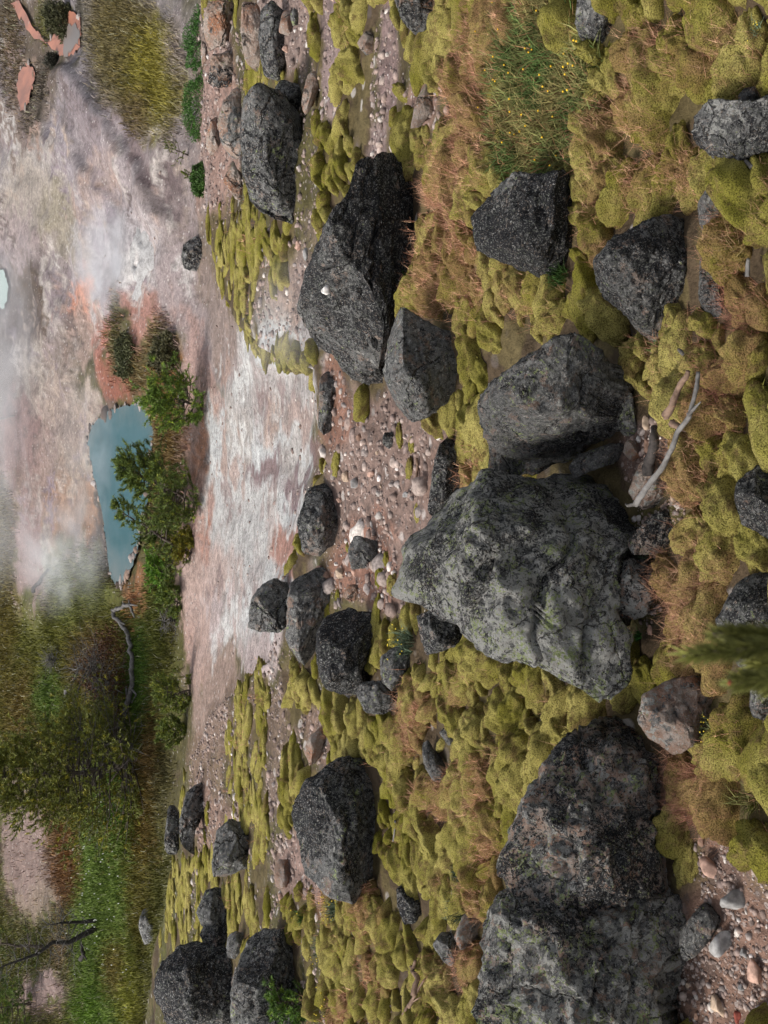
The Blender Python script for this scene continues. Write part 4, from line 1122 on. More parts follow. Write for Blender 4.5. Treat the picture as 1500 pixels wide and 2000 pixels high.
def stone_batch(idx_fn, n, y0, y1, smin, smax, name, label, sub=1):
    x, y, z = near_samples(n * 4, y0, y1)
    moss, fz, near, X, Y = cover(x, y, z)
    w = idx_fn(moss, fz, near, X, Y)
    k = (RNG.random(len(x)) < w) & not_on_rock(X, Y, 1.0) & (X > 200) & (X < 1600) & (Y > -60) & (Y < 2060)
    x, y, z = x[k][:n], y[k][:n], z[k][:n]
    n = len(x)
    v0, f0 = ico(sub)
    s = smin * (smax / smin) ** (RNG.random(n) ** 2.2)
    sc = s[:, None] * RNG.uniform(0.55, 1.2, (n, 3)) * np.array([1.2, 1, 0.75])
    V = v0[None] * (1 + RNG.uniform(-.22, .22, (n, len(v0), 1)))
    a = RNG.uniform(0, 6.28, n); ca, sa = np.cos(a)[:, None], np.sin(a)[:, None]
    V = V * sc[:, None, :]
    V = np.stack([V[..., 0] * ca - V[..., 1] * sa, V[..., 0] * sa + V[..., 1] * ca, V[..., 2]], -1)
    V = V + np.stack([x, y, z + s * 0.1], -1)[:, None, :]
    pal = np.array([[0.27, 0.20, 0.17], [0.34, 0.27, 0.235], [0.22, 0.165, 0.145], [0.46, 0.41, 0.37], [0.20, 0.15, 0.13], [0.28, 0.235, 0.215], [0.60, 0.55, 0.52]])
    pi = RNG.choice(len(pal), n, p=[.26, .20, .22, .06, .15, .10, .01])
    c = pal[pi] * RNG.uniform(0.7, 1.15, (n, 1))
    F = (np.arange(n)[:, None, None] * len(v0) + f0[None]).reshape(-1, 3)
    o = link_mesh(name, V.reshape(-1, 3), F, M['pebble'], colors=np.repeat(c, len(v0), 0), smooth=False)
    tag(o, label, kind='stuff')
bare_w = lambda moss, fz, near, X, Y: near * np.clip(1 - moss * 1.6, 0, 1) * (1 - 0.9 * blob(X, Y, 1070, 170, 105, 170, .3))
stone_batch(bare_w, 15000, 5, 20, 0.007, 0.05, "gravel", "pinkish gravel on the bare soil of the slope")
stone_batch(lambda m, f, nr, X, Y: bare_w(m, f, nr, X, Y) * blob(X, Y, 740, 980, 130, 260, .3) * (.25 + .75 * blob(X, Y, 700, 1110, 80, 80, .4)), 420, 7, 13, 0.035, 0.12, "rubble", "half-buried angular rubble in the bare slope above the huge pale boulder", 2)
stone_batch(lambda m, f, nr, X, Y: bare_w(m, f, nr, X, Y) * (X > 1150), 14000, 2.9, 5.5, 0.004, 0.022, "gravel", "coarse brown gravel at the near corner of the slope")
stone_batch(lambda m, f, nr, X, Y: (1 - nr) * (blob(X, Y, 510, 950, 100, 330, .3) * .5 + blob(X, Y, 400, 700, 60, 260, .4)) * .4, 900, 14, 42, 0.02, 0.07, "gravel", "scattered pebbles on the white slope")
stone_batch(lambda m, f, nr, X, Y: (1 - nr) * (X > -50) * blob(X, Y, 250, 450, 140, 170, .4), 100, 38, 75, 0.05, 0.16, "gravel", "scattered pale stones on the grey gravel mound")

# single stones one can pick out
PAL = {'white': (0.66, 0.62, 0.58), 'pink': (0.42, 0.27, 0.21), 'tan': (0.40, 0.30, 0.22), 'grey': (0.26, 0.25, 0.24), 'red': (0.26, 0.07, 0.05), 'brown': (0.24, 0.15, 0.11)}
def stone(X, Y, w, h, colour, label, base=None, lift=0.0, group=None):
    p, d = at1(X, Y) if base is None else base
    k = d * T / 1000
    v, f = ico(3)
    rg = np.random.default_rng(int(X * 31 + Y))
    L = v * np.array([h * k / 2, w * k / 2, 0.7 * min(w, h) * k / 2 + 0.2 * max(w, h) * k / 2])
    for _ in range(12):
        n = rg.normal(size=3); n /= np.linalg.norm(n)
        q = L @ n; lim = q.max() * rg.uniform(0.55, 0.8)
        L = L - np.maximum(q - lim, 0)[:, None] * n * 0.95
    s = min(w, h) * k / 2
    L = L + v * (0.10 * s * fbm(L / s * 1.3 + rg.uniform(0, 30, 3), 3))[:, None]
    # picture height runs along x in the world's eyes: width is across the picture
    W = L[:, :1] * np.array([1, 0, 0]) + L[:, 1:2] * (-DN) + L[:, 2:3] * (-FW)
    c = np.tile(np.array(PAL[colour]) * rg.uniform(0.85, 1.1), (len(W), 1)) * (1 + 0.25 * fbm(L / s * 2.0, 3))[:, None]
    o = link_mesh("stone", W, f, M['pebble'], loc=p + np.array([0, 0, 0.3 * s + lift]), colors=c)
    return tag(o, label, "stone", group)
# X, Y, across, up-down, colour, label
for q in [(1248, 858, 14, 20, 'white', "white stone on the soil nearest the rounded dark boulder's hollow"), (1287, 803, 14, 22, 'white', "pointed white stone standing in moss beside the dark wood stub"), (1290, 857, 9, 8, 'white', "tiny white stone beside the dark wood stub"),
          (1266, 828, 24, 42, 'tan', "tan stone between the white stones"), (1246, 710, 14, 30, 'pink', "pale pink stone at the right foot of the rounded dark boulder"), (1268, 868, 24, 50, 'brown', "brown-pink upright stone among the white stones"),
          (1265, 893, 14, 12, 'pink', "small pink stone over the smooth tan stone"), (1318, 972, 22, 26, 'tan', "pale stone hooked by the driftwood's lower tip"), (1432, 878, 22, 54, 'tan', "long tan stone right of the driftwood branch"), (1435, 918, 12, 14, 'pink', "little tan stone above the grey speckled boulder"),
          (1455, 890, 30, 18, 'pink', "pinkish stone resting against the grey speckled boulder's top"), (1390, 845, 34, 20, 'tan', "tan stone under the split brown wood chunk"), (660, 1101, 12, 12, 'white', "bright white stone on the soil above the smooth black boulder"), (681, 1097, 6, 8, 'white', "tiny white stone beside the bright white stone"),
          (668, 1120, 24, 30, 'tan', "brown cobble below the bright white stone"), (692, 1115, 14, 30, 'pink', "upright pink cobble against the grey pitted rock"), (640, 1125, 26, 24, 'brown', "brown cobble in rubble above the black boulder"), (625, 1148, 26, 22, 'tan', "tan cobble in rubble beside the dark craggy ledge"), (628, 1110, 20, 18, 'pink', "pink cobble in the rubble by the crag"),
          (728, 925, 20, 18, 'pink', "pink stone in the middle of the bare gravel"), (705, 855, 18, 20, 'brown', "brown stone high in the bare gravel"), (695, 945, 24, 28, 'grey', "grey cobble near the dark outcrop's foot"), (678, 930, 18, 34, 'tan', "tan cobble near the dark outcrop's foot"), (665, 978, 14, 14, 'pink', "orange-pink stone beside the dark outcrop"), (703, 993, 8, 10, 'white', "small white stone low in the bare gravel"), (744, 950, 6, 12, 'tan', "slim pale stone low in the bare gravel"),
          (798, 967, 26, 20, 'grey', "dark flat stone touching the thin stick"), (715, 875, 10, 14, 'brown', "small brown stone in the bare gravel"), (700, 830, 12, 8, 'pink', "small pink stone at the gravel's top"), (738, 885, 9, 9, 'tan', "small tan stone in the bare gravel centre"),
          (640, 568, 22, 26, 'white', "white stone perched on the longest dark boulder"),
          (992, 1425, 18, 52, 'pink', "long pink stone in moss left of the lichen-blotched boulder"), (1124, 1425, 26, 40, 'pink', "flat pink stone in moss beside the lichen-blotched boulder"), (1150, 1425, 20, 36, 'pink', "pink wedge against the lichen-blotched boulder's top"), (1005, 1440, 8, 14, 'white', "little white stone by the long pink stone"),
          (796, 1640, 8, 34, 'pink', "thin pink stone in moss right of the domed dark boulder"), (758, 1455, 9, 14, 'pink', "small pink stone at the top of the lower moss"), (710, 1718, 10, 12, 'red', "small dark red stone at the foot of the domed dark boulder"),
          (690, 1996, 9, 16, 'white', "white stone at the bottom border"), (550, 1752, 14, 34, 'pink', "long pink stone beneath the big pink-white stone"), (568, 1772, 10, 20, 'pink', "small pink stone at the tail of the bare patch"), (620, 1712, 10, 14, 'tan', "pale stone hugging the left side of the domed dark boulder"),
          (1372, 1640, 18, 44, 'brown', "upright brown stone right of the bright moss dome"), (1390, 1692, 44, 50, 'pink', "pinkish stone between the corner boulder and the bright moss dome"), (1400, 1605, 14, 16, 'pink', "small pink stone in the pebbly hollow"), (1425, 1550, 16, 20, 'pink', "small pink stone in dark moss at the right"),
          (1415, 1845, 50, 84, 'grey', "big grey angular stone at the right of the corner boulder"), (1405, 1960, 30, 74, 'tan', "long yellowish stone lying in the corner gravel"), (1442, 1985, 20, 30, 'red', "red stone in the corner gravel"), (1456, 1860, 22, 26, 'grey', "grey stone right of the big angular stone"), (1440, 1755, 60, 60, 'grey', "rough grey stone at the right border of the corner gravel"), (1480, 1900, 34, 70, 'pink', "pinkish flat stone cut by the right border"), (1486, 1975, 18, 40, 'grey', "narrow grey stone in the bottom right corner"), (1466, 1990, 14, 18, 'white', "pale stone in the bottom right corner"),
          (1425, 1905, 14, 18, 'brown', "brown stone between the angular and the yellowish stone"), (1345, 1925, 12, 14, 'tan', "small tan stone left in the corner gravel"), (1362, 1985, 14, 16, 'brown', "small brown stone near the bottom border"), (1450, 1930, 16, 16, 'grey', "small grey stone right of the yellowish stone"),
          (1012, 105, 10, 14, 'white', "pale stone in the herb patch's upper edge"), (1127, 248, 10, 12, 'white', "white stone at the lower rim of the herb patch"), (811, 138, 10, 22, 'grey', "flat grey stone lying on a moss cushion near the top"), (895, 113, 8, 10, 'pink', "pink stone in reddish stalks near the top"), (577, 60, 8, 10, 'white', "white stone below the oval stone at the top"),
          (624, 152, 7, 12, 'tan', "tan stone beside the tan pitted rock"), (578, 258, 12, 26, 'pink', "pink chip in the hollow of the knobbly outcrop"), (560, 95, 18, 20, 'pink', "pink cobble below the pink boulder at the top"), (585, 480, 22, 20, 'pink', "pink stone between the knobbly outcrop and the longest boulder"), (600, 495, 14, 30, 'grey', "grey stone beside the longest boulder's left flank"), (540, 690, 10, 40, 'tan', "tan stone in the bare point below the moss"), (530, 510, 14, 20, 'tan', "pale stone in moss left of the longest boulder"),
          (1100, 620, 12, 14, 'pink', "pink stone above the rounded dark boulder"), (1440, 610, 18, 26, 'pink', "pink stone in moss under the right border rock"), (1270, 745, 10, 10, 'pink', "tiny pink stone right of the ridged stone"), (1075, 995, 6, 10, 'white', "white chip on the huge pale boulder's shoulder"), (1270, 1232, 12, 30, 'pink', "pink stone under the white spotted stone"), (1220, 1268, 10, 10, 'grey', "grey chip at the huge boulder's foot")]:
    if q[5].startswith("white stone perched"):
        r = ROCK_INFO[4]
        d = r[1] - 0.32
        stone(*q, base=(CAM + ray([q[0]], [q[1]])[0] * d, d))
    elif q[5].startswith("white chip on"):
        continue
    else:
        stone(*q)

# ------------------------------------------------------------------ herb patch and grass on the slope
def herb_patch():
    X, Y = RNG.uniform(930, 1185, 26000), RNG.uniform(-30, 360, 26000)
    w = blob(X, Y, 1070, 170, 105, 170, .35) + 0.4 * blob(X, Y, 1010, 300, 30, 60, .5)
    k = (RNG.random(len(X)) < w) & not_on_rock(X, Y)
    P, d = at(X[k], Y[k])
    x, y, z = P[:, 0], P[:, 1], P[:, 2]
    n = len(x)
    cl = fbm(np.stack([x, y, z], -1) * 5, 3)
    # gathered into tufts
    tx, ty = np.round(x / 0.11 + 0.3 * np.sin(y * 40)) * 0.11, np.round(y / 0.11) * 0.11
    x, y = x * 0.45 + tx * 0.55, y * 0.45 + ty * 0.55
    base = np.stack([x, y, ground(x, y)], -1)
    t = np.clip(0.5 + cl + RNG.normal(0, .25, n), 0, 1)[:, None]
    c = np.array([0.075, 0.125, 0.035]) * t + np.array([0.20, 0.17, 0.065]) * (1 - t)
    c = np.where((RNG.random(n) < 0.12)[:, None], np.array([0.22, 0.12, 0.06]), c) * RNG.uniform(0.6, 1.5, (n, 1))
    blades("herb_patch", base, RNG.uniform(0.08, 0.2, n), RNG.uniform(0.2, 0.9, n), RNG.uniform(0.003, 0.006, n), c, "green and olive herbs and grass between boulders")
    m = 46
    i = RNG.choice(n, m)
    v0, f0 = ico(1)
    V = (v0 * 0.007)[None] + (base[i] + np.stack([0 * i, 0 * i, RNG.uniform(.1, .2, m)], -1))[:, None]
    F = (np.arange(m)[:, None, None] * len(v0) + f0[None]).reshape(-1, 3)
    o = link_mesh("yellow_flowers", V.reshape(-1, 3), F, M['blade'], colors=np.tile([0.6, 0.36, 0.03], (len(V.reshape(-1, 3)), 1)))
    tag(o, "tiny yellow flowers among the green herbs", kind='stuff')
herb_patch()

def tuft(X, Y, w, h, colour, label, name="herb_tuft", cat="plant", n=90, flowers=0, wid=None, lift=0.03, spread=0.6):
    p, d = at1(X, Y)
    k = d * T / 1000
    R = w * k / 2; H = h * k
    a = RNG.uniform(0, 6.28, n); r = R * np.sqrt(RNG.random(n)) * 0.6
    base = np.stack([r * np.cos(a), r * np.sin(a), np.full(n, lift)], -1)
    out = np.stack([np.cos(a), np.sin(a), 0 * a], -1) * (r / R * spread)[:, None]
    c = np.array(colour) * RNG.uniform(0.55, 1.5, (n, 1))
    root = empty(name, p, label, cat)
    o = blades("leaf", base, RNG.uniform(0.5, 1.0, n) * H, RNG.uniform(.15, .5, n), wid or max(0.0025, 0.9 * k), c, None, up=out, kind=None)
    o.name = "leaves"; o.parent = root; o['kind'] = 'stuff'
    if flowers:
        v0, f0 = ico(1)
        q = RNG.uniform(-1, 1, (flowers, 3)) * np.array([R, R, 0.2 * H]) + np.array([0, 0, H * 0.8])
        V = (v0 * 1.7 * k)[None] + q[:, None]
        F = (np.arange(flowers)[:, None, None] * len(v0) + f0[None]).reshape(-1, 3)
        fo = link_mesh("flowers", V.reshape(-1, 3), F, M['blade'], parent=root, colors=np.tile([0.55, 0.42, 0.05], (flowers * len(v0), 1)))
        fo['kind'] = 'stuff'
    return root
GREEN, BLUEG, OLIVE, DRY = (0.06, 0.12, 0.03), (0.10, 0.135, 0.085), (0.12, 0.12, 0.04), (0.33, 0.24, 0.12)
tuft(1108, 540, 60, 50, GREEN, "green grassy tuft at the foot of the angular black boulder", "grass_tuft", "grass tuft", 130)
tuft(800, 545, 34, 24, (0.05, 0.14, 0.02), "bright green sprig in the crevice by the longest dark boulder", "grass_tuft", "grass tuft")
tuft(1300, 682, 40, 26, GREEN, "green sprig under the tip of the tall orange-sided boulder", "grass_tuft", "grass tuft")
tuft(806, 1255, 70, 46, BLUEG, "grey-green herb with yellow flowers beside the grey lichened rock", flowers=14, n=160)
tuft(1222, 1250, 50, 36, BLUEG, "grey-green sprig rooted at the base of the huge pale boulder", n=70)
tuft(1228, 1305, 80, 40, BLUEG, "leafy grey-green sprigs with yellow flowers below the huge pale boulder", flowers=12, n=120)
tuft(1258, 1240, 24, 20, (0.05, 0.14, 0.03), "small fresh green leaf rosette under the white spotted stone", n=60)
tuft(1400, 1425, 80, 44, (0.12, 0.13, 0.06), "flowering herb with creamy yellow heads beside the pale tan boulder", flowers=40, n=120)
tuft(910, 1700, 44, 34, BLUEG, "wispy grey-green herb left of the lichen-blotched boulder, upper one", n=90)
tuft(905, 1775, 56, 40, BLUEG, "wispy grey-green herb above the bottom right corner boulder", n=120)
tuft(668, 1775, 70, 36, BLUEG, "green herb with yellow flowers below the domed dark boulder", flowers=24, n=150)
tuft(640, 1850, 60, 34, BLUEG, "thin green herb with yellow flowers left of the two bottom boulders' moss", flowers=12, n=120)
tuft(650, 1960, 70, 30, OLIVE, "olive herb with yellow dots near the bottom border", flowers=14, n=130)
tuft(596, 1790, 34, 26, GREEN, "dark green herb at the tail of the pinkish bare patch", flowers=5, n=80)
tuft(650, 1410, 80, 16, BLUEG, "strip of grey-green herbs beside the pink wedge stone", n=120)
tuft(1270, 1092, 24, 30, BLUEG, "little grey-green sprig in the hollow by the brown wedge", n=50)
tuft(1450, 500, 70, 90, DRY, "dry straw-coloured grass clump at the right border", "grass_tuft", "grass tuft", 60, wid=0.0014, spread=0.9)
tuft(1275, 1560, 40, 50, DRY, "few dry straws against the pitted boulder", "grass_tuft", "grass tuft", 26, wid=0.0012, spread=0.9)
tuft(1480, 1560, 50, 60, OLIVE, "olive grass clump at the lower right border", "grass_tuft", "grass tuft", 90)
tuft(1490, 70, 40, 40, BLUEG, "grey-green herb in the top right corner", flowers=8, n=90)
tuft(1150, 340, 22, 20, GREEN, "green sprig on moss under the herb patch", n=50)
tuft(1480, 380, 50, 40, GREEN, "green and red leaved herb below the streaked black boulder", n=90)
tuft(900, 1330, 34, 34, DRY, "straw-coloured grass clump in the moss left of the huge pale boulder", "grass_tuft", "grass tuft", 60, wid=0.0015, spread=0.9)
tuft(1340, 760, 40, 36, (0.34, 0.17, 0.07), "orange dry grass tuft beside the split brown wood chunk", "grass_tuft", "grass tuft", 80, wid=0.0013, spread=1.2)

# moss caps lying on or against rocks
def cap(X, Y, w, h, label, z=0.0, fuzz=0.1, ht=0.8, back=0.0):
    p, d = at1(X, Y)
    p = CAM + (p - CAM) * (1 - back); d = d * (1 - back)
    k = d * T / 1000
    o = bpy.data.objects.new("moss_cushion", HIM[int(X + Y) % len(HIM)])
    COL.objects.link(o)
    o.location = tuple(p + np.array([0, 0, z]))
    o.scale = (h * k * 0.42, w * k * 0.42, w * k * 0.42 * ht)
    o.rotation_euler = (-_q, 0, RNG.uniform(-.2, .2))
    o['fuzz'] = fuzz
    tag(o, label, "moss cushion", "moss cushions set against rocks")
cap(735, 1230, 40, 150, "olive moss cap lying along the right side of the smooth black boulder")
cap(1262, 1330, 90, 110, "bright green moss dome between the huge pale boulder and the pale tan boulder")
cap(1220, 1370, 70, 60, "bright moss dome at the lowest corner of the huge pale boulder")
cap(1345, 1690, 80, 120, "bright green moss dome in the notch between the two biggest lower right boulders")
cap(1330, 1530, 80, 130, "broad moss dome with reddish top beside the lichen-blotched boulder", fuzz=.7)
cap(845, 500, 46, 160, "vivid yellow-green moss strip under the orange side of the longest dark boulder")
cap(920, 1870, 50, 60, "plump moss dome touching the bottom right corner boulder's left tip")
cap(955, 860, 60, 70, "moss dome tucked against the left side of the rounded dark boulder")
cap(905, 870, 50, 90, "moss dome with a brown hollow above the huge pale boulder's crown", fuzz=.3)
cap(940, 930, 50, 90, "long moss dome right above the crown of the huge pale boulder", fuzz=.5)
cap(1420, 320, 50, 70, "golden moss under the streaked black boulder")
cap(1310, 640, 60, 120, "bright moss dome right of the tall orange-sided boulder's tip")
for q in [(782, 850, 26, 60, "long moss cushion on bare gravel under the blunt dark grey boulder"), (806, 868, 22, 44, "small moss cushion on gravel right beside the long one under the blunt boulder"), (800, 915, 24, 50, "moss cushion on gravel beside the upper end of the thin brown stick"), (816, 1000, 20, 46, "moss cushion at the lower end of the thin brown stick"), (658, 905, 26, 60, "brownish moss mound between the white apron and the bare gravel"), (768, 1142, 34, 54, "rounded moss cushion against the huge pale boulder's left edge"), (742, 1128, 26, 56, "slim moss cushion beside the rounded one at the huge boulder's left edge"), (757, 1092, 24, 36, "small moss cushion above the slim one at the huge boulder's left edge"), (660, 1165, 18, 30, "small moss tuft on rubble above the smooth black boulder"), (640, 1190, 24, 44, "brown-green moss cushion on the dark craggy ledge"), (680, 1068, 14, 26, "tiny moss cushion between the cobbles and the grey pitted rock"), (608, 1070, 16, 30, "tiny moss patch by the dark weathered outcrop's foot")]:
    cap(*q)
cap(735, 1300, 26, 40, "pale whitish moss ball on the olive cap's lower end", z=.03)

# ------------------------------------------------------------------ dead wood
def tube(path, radii, ns=8, wob_=0.0):
    P = np.array(path, float); n = len(P)
    V, F = [], []
    for i in range(n):
        t = P[min(i + 1, n - 1)] - P[max(i - 1, 0)]
        t = t / (np.linalg.norm(t) + 1e-9)
        a = np.cross(t, [0.3, 0.2, 1.0] if abs(t[2]) < 0.9 else [1, 0, 0.2]); a /= np.linalg.norm(a)
        b = np.cross(t, a)
        for j in range(ns):
            ph = 2 * math.pi * j / ns
            r = radii[i] * (1 + (RNG.uniform(-wob_, wob_) if wob_ else 0))
            V.append(P[i] + r * (math.cos(ph) * a + math.sin(ph) * b))
    for i in range(n - 1):
        for j in range(ns):
            a = i * ns + j; b = i * ns + (j + 1) % ns
            F.append((a, b, b + ns)); F.append((a, b + ns, a + ns))
    V.append(P[0]); V.append(P[-1])
    for j in range(ns):
        F.append((len(V) - 2, (j + 1) % ns, j)); F.append((len(V) - 1, (n - 1) * ns + j, (n - 1) * ns + (j + 1) % ns))
    return np.array(V), np.array(F)

class Tubes:
    def __init__(self): self.V, self.F, self.n = [], [], 0
    def add(self, path, radii, ns=7, wob_=0.0):
        v, f = tube(path, radii, ns, wob_)
        self.V.append(v); self.F.append(f + self.n); self.n += len(v)
    def build(self, name, mat, parent=None, origin=None):
        V = np.vstack(self.V)
        if origin is not None: V = V - np.asarray(origin)
        return link_mesh(name, V, np.vstack(self.F), mat, parent=parent, loc=origin if parent is None else None)

def ground_path(pts, lift=0.05, sub=5):
    out = []
    for i in range(len(pts) - 1):
        for t in range(sub):
            s_ = t / sub
            out.append((pts[i][0] * (1 - s_) + pts[i + 1][0] * s_, pts[i][1] * (1 - s_) + pts[i + 1][1] * s_))
    out.append(pts[-1][:2])
    q = np.array(out)
    P, d = at(q[:, 0], q[:, 1])
    return P + np.array([0, 0, lift]), d

def driftwood(name, pts, wpx, mat, label, cat, lift=0.05, taper=0.5, forks=()):
    P, d = ground_path(pts, lift)
    n = len(P)
    r = np.array([wpx * T / 1000 * dd / 2 * (1 - (1 - taper) * i / (n - 1)) for i, dd in enumerate(d)])
    P = P + np.stack([fbm(P * 5 + q, 2) for q in (0, 7, 13)], -1) * r[:, None] * 0.9
    t = Tubes(); t.add(P, r, 9, 0.16)
    for fp, fw in forks:
        Q, dq = ground_path(fp, lift)
        t.add(Q, [fw * T / 1000 * dd / 2 * (1 - 0.7 * i / (len(Q) - 1)) for i, dd in enumerate(dq)], 6, 0.15)
    o = t.build(name, M[mat], origin=P[0])
    tag(o, label, cat)
driftwood("driftwood_branch", [(1318, 985), (1335, 962), (1360, 925), (1388, 880), (1402, 850), (1425, 820), (1440, 765), (1442, 735)], 13, 'deadwood', "long grey driftwood branch curving over the moss at right", "driftwood", 0.25, 0.6, [([(1318, 985), (1300, 988), (1296, 984)], 9), ([(1425, 815), (1440, 800), (1450, 790)], 9)])
driftwood("wood_chunk", [(1360, 822), (1372, 800), (1385, 770), (1400, 745), (1404, 732)], 17, 'brownwood', "split reddish brown wood chunk with a white weathered edge", "dead wood", 0.19, 0.5, [([(1372, 830), (1388, 838), (1400, 846)], 16), ([(1358, 822), (1368, 795), (1380, 768)], 7)])
driftwood("wood_stub", [(1300, 935), (1303, 905), (1308, 870), (1312, 835)], 24, 'charwood', "dark grey stub of dead wood right of the smooth tan stone", "dead wood", 0.1, 0.7)
driftwood("stick", [(817, 965), (818, 940), (819, 895)], 6, 'brownwood', "thin straight brown stick lying on the bare gravel", "stick", 0.03, 0.9)
driftwood("dead_stick", [(1199, -10), (1200, 20), (1198, 46)], 13, 'deadwood', "grey dead stick beside the grey boulder at the top border", "stick", 0.1, 0.9)
driftwood("dead_stick", [(793, 1600), (791, 1625), (788, 1640)], 4, 'deadwood', "pale slim twig in moss right of the domed dark boulder", "stick", 0.1, 0.6)
driftwood("dead_stick", [(1500, 335), (1488, 322), (1478, 316)], 9, 'deadwood', "short grey twig under the streaked black boulder", "stick", 0.1, 0.6)
driftwood("dead_stick", [(1488, 548), (1490, 520), (1492, 512)], 9, 'deadwood', "grey peg of wood in reddish moss at the right border", "stick", 0.1, 0.8)
driftwood("dead_stick", [(1374, 700), (1366, 690), (1362, 686)], 9, 'deadwood', "little grey wood splinter on moss right of the tall orange-sided boulder", "stick", 0.12, 0.6)
driftwood("wood_debris", [(838, 1935), (848, 1905), (836, 1890), (840, 1870)], 12, 'brownwood', "brown splintered wood scraps in moss near the bottom", "dead wood", 0.13, 0.5, [([(826, 1960), (842, 1930), (858, 1905)], 9), ([(815, 1975), (825, 1955), (850, 1940)], 7), ([(830, 1880), (838, 1900)], 6)])
driftwood("fallen_log", [(258, 1393), (268, 1360), (272, 1330), (272, 1295), (268, 1260), (262, 1232), (250, 1218), (238, 1205), (236, 1193), (252, 1184), (268, 1179)], 10, 'deadwood', "bleached bent tree skeleton lying in the grass below the hot pool", "fallen tree", 0.35, 0.7,
          [([(266, 1180), (284, 1182)], 5), ([(268, 1180), (266, 1170)], 5), ([(268, 1180), (274, 1196), (278, 1206)], 7), ([(262, 1340), (262, 1365), (258, 1388)], 6), ([(272, 1345), (281, 1355), (272, 1372)], 5), ([(258, 1218), (246, 1214), (240, 1208)], 4)])
driftwood("burnt_log", [(72, 1152), (85, 1132), (100, 1112)], 8, 'charwood', "charred log on the purplish gravel bank at left", "fallen tree", 0.2, 0.5)
driftwood("dead_stick", [(137, 1358), (140, 1346)], 8, 'deadwood', "grey stump in grass left of the reddish dead thicket", "stump", 0.25, 0.8)
driftwood("dead_stick", [(-5, 822), (35, 812)], 3, 'deadwood', "thin fallen trunk reaching in from the left border over pale mud", "fallen tree", 0.2, 0.6)
driftwood("fallen_log", [(170, 1872), (176, 1860), (172, 1842)], 9, 'charwood', "short dark root snag on the meadow under the dead leaning tree", "fallen tree", 0.35, 0.6, [([(176, 1862), (183, 1872)], 5)])

# ------------------------------------------------------------------ trees
def stand(bX, bY, tX, tY):
    """foot on the ground, and the top above it at the same distance"""
    p, d = at1(bX, bY)
    dirv = ray([tX], [tY])[0]
    # the top lies in the upright plane through the foot that faces the camera
    k = p[1] / dirv[1]
    q = CAM + dirv * k
    return p, q

def needle_clump(cen, dirs, n, L, w, spread):
    """n needles round each twig end"""
    m = len(cen)
    u = RNG.normal(size=(m, n, 3)); u /= np.linalg.norm(u, axis=2)[..., None]
    d = dirs[:, None, :] * 0.8 + u * spread
    d /= np.linalg.norm(d, axis=2)[..., None]
    b = cen[:, None, :] - dirs[:, None, :] * (RNG.random((m, n, 1)) * L * 1.2)
    s_ = np.cross(d, RNG.normal(size=(m, n, 3))); s_ /= np.linalg.norm(s_, axis=2)[..., None]
    tip = b + d * (L * RNG.uniform(.6, 1.1, (m, n, 1)))
    return np.stack([b + s_ * w, b - s_ * w, tip], 2).reshape(-1, 3)

